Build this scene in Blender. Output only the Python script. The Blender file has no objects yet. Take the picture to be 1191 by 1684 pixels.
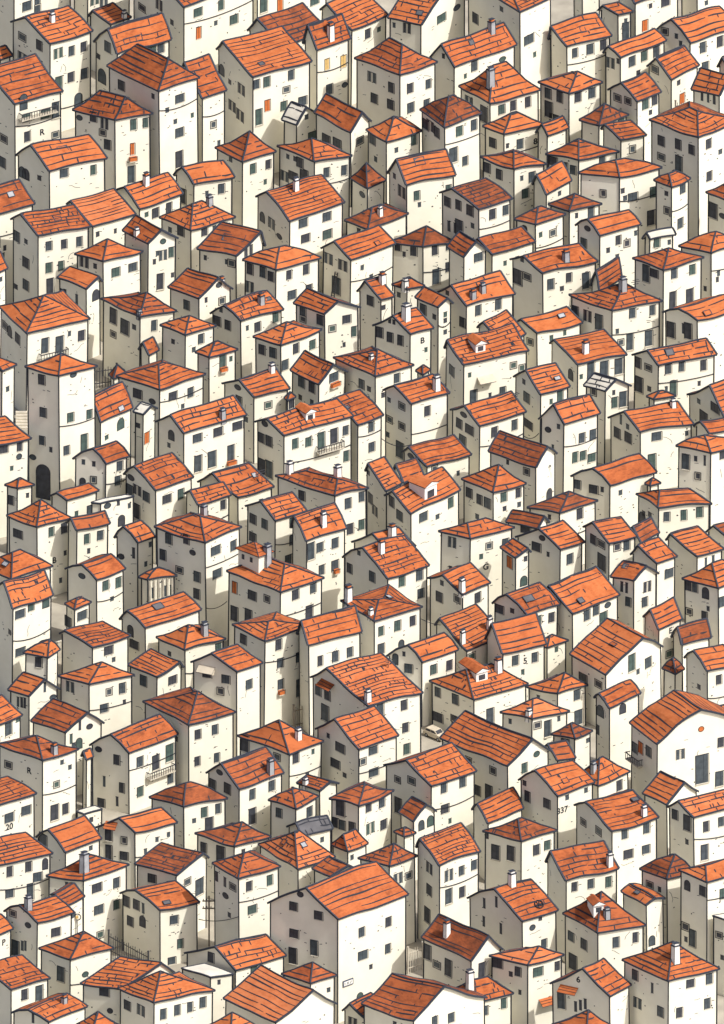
import bpy, math, random
from mathutils import Vector, Matrix, noise

random.seed(7)
S = bpy.context.scene
COL = S.collection
SE = 0.43                       # sine of the view's downward tilt
CE = math.sqrt(1 - SE * SE)
K = 0.09                        # metres per unit of the survey grid

# ------------------------------------------------------------------ materials
def nodes_of(name):
    m = bpy.data.materials.new(name)
    m.use_nodes = True
    nt = m.node_tree
    return m, nt, nt.nodes['Principled BSDF']

def simple(name, col, rough=0.85, var=0.0, scale=3.0, metal=0.0):
    m, nt, b = nodes_of(name)
    b.inputs['Roughness'].default_value = rough
    b.inputs['Metallic'].default_value = metal
    b.inputs['Specular IOR Level'].default_value = 0.25
    if var <= 0:
        b.inputs['Base Color'].default_value = (*col, 1)
        return m
    tc = nt.nodes.new('ShaderNodeTexCoord')
    nz = nt.nodes.new('ShaderNodeTexNoise')
    nz.inputs['Scale'].default_value = scale
    nz.inputs['Detail'].default_value = 5
    nt.links.new(tc.outputs['Object'], nz.inputs['Vector'])
    r = nt.nodes.new('ShaderNodeValToRGB')
    r.color_ramp.elements[0].position = 0.3
    r.color_ramp.elements[1].position = 0.7
    r.color_ramp.elements[0].color = (*[c * (1 - var) for c in col], 1)
    r.color_ramp.elements[1].color = (*[min(1, c * (1 + var)) for c in col], 1)
    nt.links.new(nz.outputs['Fac'], r.inputs['Fac'])
    nt.links.new(r.outputs['Color'], b.inputs['Base Color'])
    return m

def roof_mat(name, c1, c2, c3):
    m, nt, b = nodes_of(name)
    N, L = nt.nodes.new, nt.links.new
    b.inputs['Roughness'].default_value = 0.85
    b.inputs['Specular IOR Level'].default_value = 0.15
    geo = N('ShaderNodeNewGeometry')
    nz = N('ShaderNodeTexNoise'); nz.inputs['Scale'].default_value = 0.55; nz.inputs['Detail'].default_value = 6
    nz.inputs['Roughness'].default_value = 0.62
    L(geo.outputs['Position'], nz.inputs['Vector'])
    mp = N('ShaderNodeMapping'); mp.inputs['Scale'].default_value = (1.6, 1.6, 7.0)
    L(geo.outputs['Position'], mp.inputs['Vector'])
    n2 = N('ShaderNodeTexNoise'); n2.inputs['Scale'].default_value = 0.9; n2.inputs['Detail'].default_value = 5
    L(mp.outputs['Vector'], n2.inputs['Vector'])
    oi = N('ShaderNodeObjectInfo')
    a = N('ShaderNodeMath'); a.operation = 'MULTIPLY_ADD'
    L(oi.outputs['Random'], a.inputs[0]); a.inputs[1].default_value = 0.26; a.inputs[2].default_value = -0.13
    s = N('ShaderNodeMath'); s.operation = 'ADD'
    L(nz.outputs['Fac'], s.inputs[0]); L(a.outputs[0], s.inputs[1])
    s2 = N('ShaderNodeMath'); s2.operation = 'MULTIPLY_ADD'
    L(n2.outputs['Fac'], s2.inputs[0]); s2.inputs[1].default_value = 0.55; L(s.outputs[0], s2.inputs[2])
    r = N('ShaderNodeValToRGB')
    e = r.color_ramp.elements
    e[0].position = 0.52; e[0].color = (*c1, 1)
    e[1].position = 0.96; e[1].color = (*c3, 1)
    k = e.new(0.74); k.color = (*c2, 1)
    L(s2.outputs[0], r.inputs['Fac'])
    L(r.outputs['Color'], b.inputs['Base Color'])
    bp = N('ShaderNodeBump'); bp.inputs['Strength'].default_value = 0.25; bp.inputs['Distance'].default_value = 0.05
    L(n2.outputs['Fac'], bp.inputs['Height']); L(bp.outputs['Normal'], b.inputs['Normal'])
    return m

def wall_mat(name, c1, c2):
    m, nt, b = nodes_of(name)
    N, L = nt.nodes.new, nt.links.new
    b.inputs['Roughness'].default_value = 0.92
    b.inputs['Specular IOR Level'].default_value = 0.1
    geo = N('ShaderNodeNewGeometry')
    nz = N('ShaderNodeTexNoise'); nz.inputs['Scale'].default_value = 0.35; nz.inputs['Detail'].default_value = 7
    nz.inputs['Roughness'].default_value = 0.6
    L(geo.outputs['Position'], nz.inputs['Vector'])
    r = N('ShaderNodeValToRGB')
    r.color_ramp.elements[0].position = 0.32; r.color_ramp.elements[0].color = (*c1, 1)
    r.color_ramp.elements[1].position = 0.62; r.color_ramp.elements[1].color = (*c2, 1)
    L(nz.outputs['Fac'], r.inputs['Fac'])
    L(r.outputs['Color'], b.inputs['Base Color'])
    n2 = N('ShaderNodeTexNoise'); n2.inputs['Scale'].default_value = 3.0; n2.inputs['Detail'].default_value = 6
    L(geo.outputs['Position'], n2.inputs['Vector'])
    bp = N('ShaderNodeBump'); bp.inputs['Strength'].default_value = 0.12; bp.inputs['Distance'].default_value = 0.05
    L(n2.outputs['Fac'], bp.inputs['Height']); L(bp.outputs['Normal'], b.inputs['Normal'])
    return m

M = {
    'wall': wall_mat('cream_plaster', (0.755, 0.724, 0.61), (0.81, 0.782, 0.668)),
    'roof': roof_mat('terracotta_tiles', (0.25, 0.066, 0.024), (0.385, 0.108, 0.036), (0.46, 0.142, 0.050)),
    'roofdeep': roof_mat('deep_terracotta', (0.20, 0.055, 0.022), (0.335, 0.092, 0.032), (0.42, 0.122, 0.043)),
    'roofbrown': roof_mat('brown_terracotta', (0.13, 0.043, 0.022), (0.24, 0.068, 0.028), (0.35, 0.098, 0.036)),
    'roofbright': roof_mat('bright_terracotta', (0.37, 0.102, 0.036), (0.455, 0.135, 0.050), (0.52, 0.172, 0.070)),
    'greyroof': simple('grey_slate_roof', (0.60, 0.57, 0.50), 0.9, 0.12, 0.6),
    'darkroof': simple('dark_slate_roof', (0.10, 0.10, 0.11), 0.8, 0.2, 0.6),
    'ink': simple('dark_ink_line', (0.022, 0.025, 0.034), 0.8),  # ink colour for drawn outlines, tile joints, cracks and marks
    'fascia': simple('dark_eave_board', (0.035, 0.042, 0.060), 0.7),
    'soffit': simple('eave_underside', (0.45, 0.41, 0.33), 0.9),
    'slate': simple('slate_window_pane', (0.060, 0.075, 0.088), 0.35, 0.3, 1.2),
    'green': simple('green_shutter_pane', (0.062, 0.095, 0.088), 0.5, 0.3, 1.2),
    'char': simple('charcoal_pane', (0.050, 0.054, 0.066), 0.45, 0.3, 1.2),
    'orange': simple('orange_shutter', (0.50, 0.14, 0.04), 0.7, 0.15, 2.0),
    'yellow': simple('ochre_shutter', (0.62, 0.42, 0.16), 0.7, 0.15, 2.0),
    'jamb': simple('pale_stone_jamb', (0.52, 0.49, 0.41), 0.9, 0.1, 1.0),
    'chim': simple('white_chimney_plaster', (0.80, 0.78, 0.74), 0.9, 0.06, 1.0),
    'greypl': simple('grey_chimney_plaster', (0.33, 0.34, 0.36), 0.9, 0.15, 1.0),
    'beige': simple('beige_canvas', (0.52, 0.46, 0.36), 0.9, 0.1, 0.8),
    'wood': simple('weathered_wood', (0.20, 0.17, 0.14), 0.9, 0.25, 1.5),
    'stone': simple('pale_stone', (0.50, 0.46, 0.38), 0.9, 0.15, 1.0),
    'iron': simple('dark_iron', (0.045, 0.047, 0.055), 0.6),
    'sign': simple('navy_sign_paint', (0.06, 0.075, 0.12), 0.6),
    'white': simple('white_paint', (0.80, 0.80, 0.78), 0.5),
    'rubber': simple('tyre_rubber', (0.03, 0.03, 0.03), 0.9),
    'ground': simple('dusty_stone_paving', (0.36, 0.33, 0.27), 0.95, 0.2, 0.25),
}

# ------------------------------------------------------------------ mesh builder
class MB:
    def __init__(self):
        self.v, self.f, self.m, self.mats = [], [], [], []
    def mi(self, key):
        if key not in self.mats: self.mats.append(key)
        return self.mats.index(key)
    def face(self, pts, key):
        i = len(self.v)
        self.v += [tuple(p) for p in pts]
        self.f.append(tuple(range(i, i + len(pts)))); self.m.append(self.mi(key))
    def solid(self, bot, top, key, topkey=None):
        """prism between two matching rings (bot seen counter-clockwise from top side)"""
        n = len(bot)
        self.face(list(reversed(bot)), key); self.face(top, topkey or key)
        for a in range(n):
            b = (a + 1) % n
            self.face([bot[a], bot[b], top[b], top[a]], key)
    def box(self, o, ax, ay, az, key, topkey=None):
        """box from corner o with edge vectors ax, ay, az"""
        o, ax, ay, az = Vector(o), Vector(ax), Vector(ay), Vector(az)
        bot = [o, o + ax, o + ax + ay, o + ay]
        if ax.cross(ay).dot(az) < 0: bot.reverse()
        self.solid(bot, [p + az for p in bot], key, topkey)
    def bar(self, p, q, w, key, up=Vector((0, 0, 1)), h=None):
        """square bar from p to q"""
        p, q = Vector(p), Vector(q); d = q - p
        if d.length < 1e-5: return
        s = d.cross(up)
        if s.length < 1e-5: s = d.cross(Vector((1, 0, 0)))
        s = s.normalized() * w; t = s.cross(d).normalized() * (h or w)
        self.box(p - s / 2 - t / 2, s, t, d, key)
    def age(self, seed, amp=.42, lim=1.15):
        """let old timbers sag: split long edges, then move everything up or down by a slow wave over the plan"""
        V, F_, M_ = [], [], []
        idx = {}
        def vi(p):
            k = (round(p[0], 4), round(p[1], 4), round(p[2], 4))
            if k not in idx: idx[k] = len(V); V.append(p)
            return idx[k]
        l2 = lim * lim
        def d2(a, b): return (a[0] - b[0]) ** 2 + (a[1] - b[1]) ** 2
        def mid(a, b): return ((a[0] + b[0]) / 2, (a[1] + b[1]) / 2, (a[2] + b[2]) / 2)
        def tri(a, b, c, m):
            st = [(a, b, c)]
            while st:
                a, b, c = st.pop()
                e = [d2(a, b), d2(b, c), d2(c, a)]; k = max(range(3), key=lambda i: (round(e[i], 5), i))
                if e[k] <= l2:
                    F_.append((vi(a), vi(b), vi(c))); M_.append(m); continue
                if k == 1: a, b, c = b, c, a
                elif k == 2: a, b, c = c, a, b
                q = mid(a, b); st.append((a, q, c)); st.append((q, b, c))
        for f, m in zip(self.f, self.m):
            p = [tuple(self.v[i]) for i in f]
            if max(d2(p[i], p[(i + 1) % len(p)]) for i in range(len(p))) <= l2 or len(p) > 4:
                F_.append(tuple(vi(q) for q in p)); M_.append(m)
            elif len(p) == 3: tri(*p, m)
            else: tri(p[0], p[1], p[2], m); tri(p[0], p[2], p[3], m)
        keep = [(f, m) for f, m in zip(F_, M_) if len(set(f)) == len(f)]
        self.f = [q[0] for q in keep]; self.m = [q[1] for q in keep]
        self.v = [(x, y, z + amp * noise.noise((x / 5.2, y / 5.2, seed)) if z > .5 else z) for x, y, z in V]
    def build(self, name, parent=None, loc=None):
        me = bpy.data.meshes.new(name)
        me.from_pydata(self.v, [], self.f)
        for k in self.mats: me.materials.append(M[k])
        me.polygons.foreach_set('material_index', self.m)
        me.update()
        o = bpy.data.objects.new(name, me)
        COL.objects.link(o)
        if parent: o.parent = parent
        if loc is not None: o.location = loc
        return o

def empty(name, loc):
    o = bpy.data.objects.new(name, None)
    o.empty_display_size = 0.5
    o.location = loc
    COL.objects.link(o)
    return o

def tag(o, label=None, cat=None, group=None, kind=None):
    if label: o['label'] = label
    if cat: o['category'] = cat
    if group: o['group'] = group
    if kind: o['kind'] = kind
    return o

def ground_pt(x, y):
    return Vector(((x - 595.5) * K, -(y - 842) * K / SE, 0))

WIN = {'w': (9, 16, 'win'), 's': (5, 8, 'vent'), 'p': (11, 17, 'pair'), 'd': (11, 25, 'door'), 'a': (11, 24, 'arch'),
       'v': (9, 17, 'arch'), 'A': (18, 52, 'arch'), 'o': (9, 9, 'round'), 'q': (10, 12, 'framed'), 'f': (8, 18, 'win'),
       'k': (13, 14, 'win'), 't': (4, 16, 'slit'), 'D': (18, 44, 'door')}
CACHE = {}

def rect(mb, x0, x1, z0, z1, y0, y1, key):
    mb.box((x0, y0, z0), (x1 - x0, 0, 0), (0, y1 - y0, 0), (0, 0, z1 - z0), key)

def ring(mb, w, h, b, y0, y1, key):
    rect(mb, -w / 2, w / 2, h / 2 - b, h / 2, y0, y1, key)
    rect(mb, -w / 2, w / 2, -h / 2, -h / 2 + b, y0, y1, key)
    rect(mb, -w / 2, -w / 2 + b, -h / 2 + b, h / 2 - b, y0, y1, key)
    rect(mb, w / 2 - b, w / 2, -h / 2 + b, h / 2 - b, y0, y1, key)

def outline(kind, w, h):
    """front outline (x, z) counter-clockwise seen from outside"""
    if kind == 'round':
        return [(w / 2 * math.cos(a * math.pi / 7), h / 2 * math.sin(a * math.pi / 7)) for a in range(14)]
    p = [(-w / 2, -h / 2), (w / 2, -h / 2)]
    if kind == 'arch':
        c = h / 2 - w / 2
        return p + [(w / 2 * math.cos(a * math.pi / 8), c + w / 2 * math.sin(a * math.pi / 8)) for a in range(9)]
    j = 0.04 * w
    return p + [(w / 2 - j * 0.4, h / 2), (-w / 2 + j * 0.6, h / 2 + j)]

def plate(mb, pts, y0, y1, key):
    """extruded outline; y0 is the outer (smaller) side"""
    bot = [Vector((x, y1, z)) for x, z in pts]; top = [Vector((x, y0, z)) for x, z in pts]
    mb.solid(bot, top, key)

def window_mesh(style, w, h, pane):
    """returns (frame mesh, pane mesh) in wall axes: x along, -y outwards, z up"""
    key = (style, round(w, 1), round(h, 1), pane)
    if key in CACHE: return CACHE[key]
    kind = WIN[style][2]
    fr, pn = MB(), MB()
    if kind in ('arch', 'round'):
        o = outline(kind, w, h); oi = [(x * (1 - 0.16 / max(w, .3)), z * (1 - 0.14 / max(h, .3))) for x, z in o]
        n = len(o)
        for a in range(n):
            b = (a + 1) % n
            fr.solid([Vector((*(o[a][0], 0.02), o[a][1])), Vector((o[b][0], 0.02, o[b][1])), Vector((oi[b][0], 0.02, oi[b][1])), Vector((oi[a][0], 0.02, oi[a][1]))],
                     [Vector((o[a][0], -0.05, o[a][1])), Vector((o[b][0], -0.05, o[b][1])), Vector((oi[b][0], -0.05, oi[b][1])), Vector((oi[a][0], -0.05, oi[a][1]))], 'ink')
        plate(pn, oi, -0.02, 0.03, pane)
    elif kind == 'pair':
        for sx in (-1, 1):
            x0 = sx * w * 0.27
            rect(pn, x0 - w * 0.16, x0 + w * 0.16, -h / 2 + .06, h / 2 - .06, -0.02, 0.03, pane)
        rect(fr, -w * .07, w * .07, -h / 2 + .05, h / 2 - .05, -0.035, 0.02, 'jamb')
        rect(fr, -w / 2 - .02, w / 2 + .02, h / 2 - .07, h / 2, -0.05, 0.02, 'ink')
        rect(fr, -w / 2 - .02, -w / 2 + .05, -h / 2, h / 2 - .072, -0.045, 0.02, 'ink')
        rect(fr, w / 2 - .05, w / 2 + .02, -h / 2, h / 2 - .072, -0.045, 0.02, 'ink')
    elif kind == 'framed':
        ring(fr, w, h, 0.09, -0.06, 0.02, 'ink')
        ring(fr, w - .19, h - .19, 0.12, -0.03, 0.02, 'jamb')
        rect(pn, -w / 2 + .22, w / 2 - .22, -h / 2 + .22, h / 2 - .22, -0.02, 0.03, pane)
    elif kind in ('vent', 'slit'):
        plate(pn, outline('win', w - .06, h - .06), -0.02, 0.03, pane)
        rect(fr, -w / 2, w / 2, h / 2 - .05, h / 2 + .02, -0.05, 0.02, 'ink')
    else:
        # pane with dark border, a pale jamb on the right and a sill
        plate(pn, outline('win', w - .1, h - .1), -0.015, 0.03, pane)
        rect(fr, -w / 2, -w / 2 + .085, -h / 2, h / 2, -0.05, 0.02, 'ink')
        rect(fr, -w / 2 + .087, w / 2, h / 2 - .07, h / 2 + .02, -0.05, 0.02, 'ink')
        rect(fr, w / 2 - .15, w / 2 - .04, -h / 2 + .06, h / 2 - .063, -0.04, 0.02, 'jamb')
        rect(fr, w / 2 - .038, w / 2 + .035, -h / 2, h / 2 - .063, -0.05, 0.02, 'ink')
        if kind == 'win':
            rect(fr, -w / 2 + .057, w / 2 - .04, -h / 2 - .02, -h / 2 + .055, -0.09, 0.02, 'jamb')
            if h > 1.2: rect(fr, -w * .06, -w * .06 + .035, -h / 2 + .06, h / 2 - .07, -0.03, 0.0, 'ink')
        else:
            rect(fr, -w / 2 - .04, w / 2 + .06, -h / 2 - .08, -h / 2, -0.16, 0.02, 'stone')
            rect(fr, w * .1, w * .1 + .035, -h / 2 + .06, h / 2 - .07, -0.03, 0.0, 'ink')
    def mk(b, nm):
        me = bpy.data.meshes.new(nm); me.from_pydata(b.v, [], b.f)
        for k in b.mats: me.materials.append(M[k])
        me.polygons.foreach_set('material_index', b.m); me.update(); return me
    CACHE[key] = (mk(fr, 'window'), mk(pn, 'pane'))
    return CACHE[key]
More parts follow.
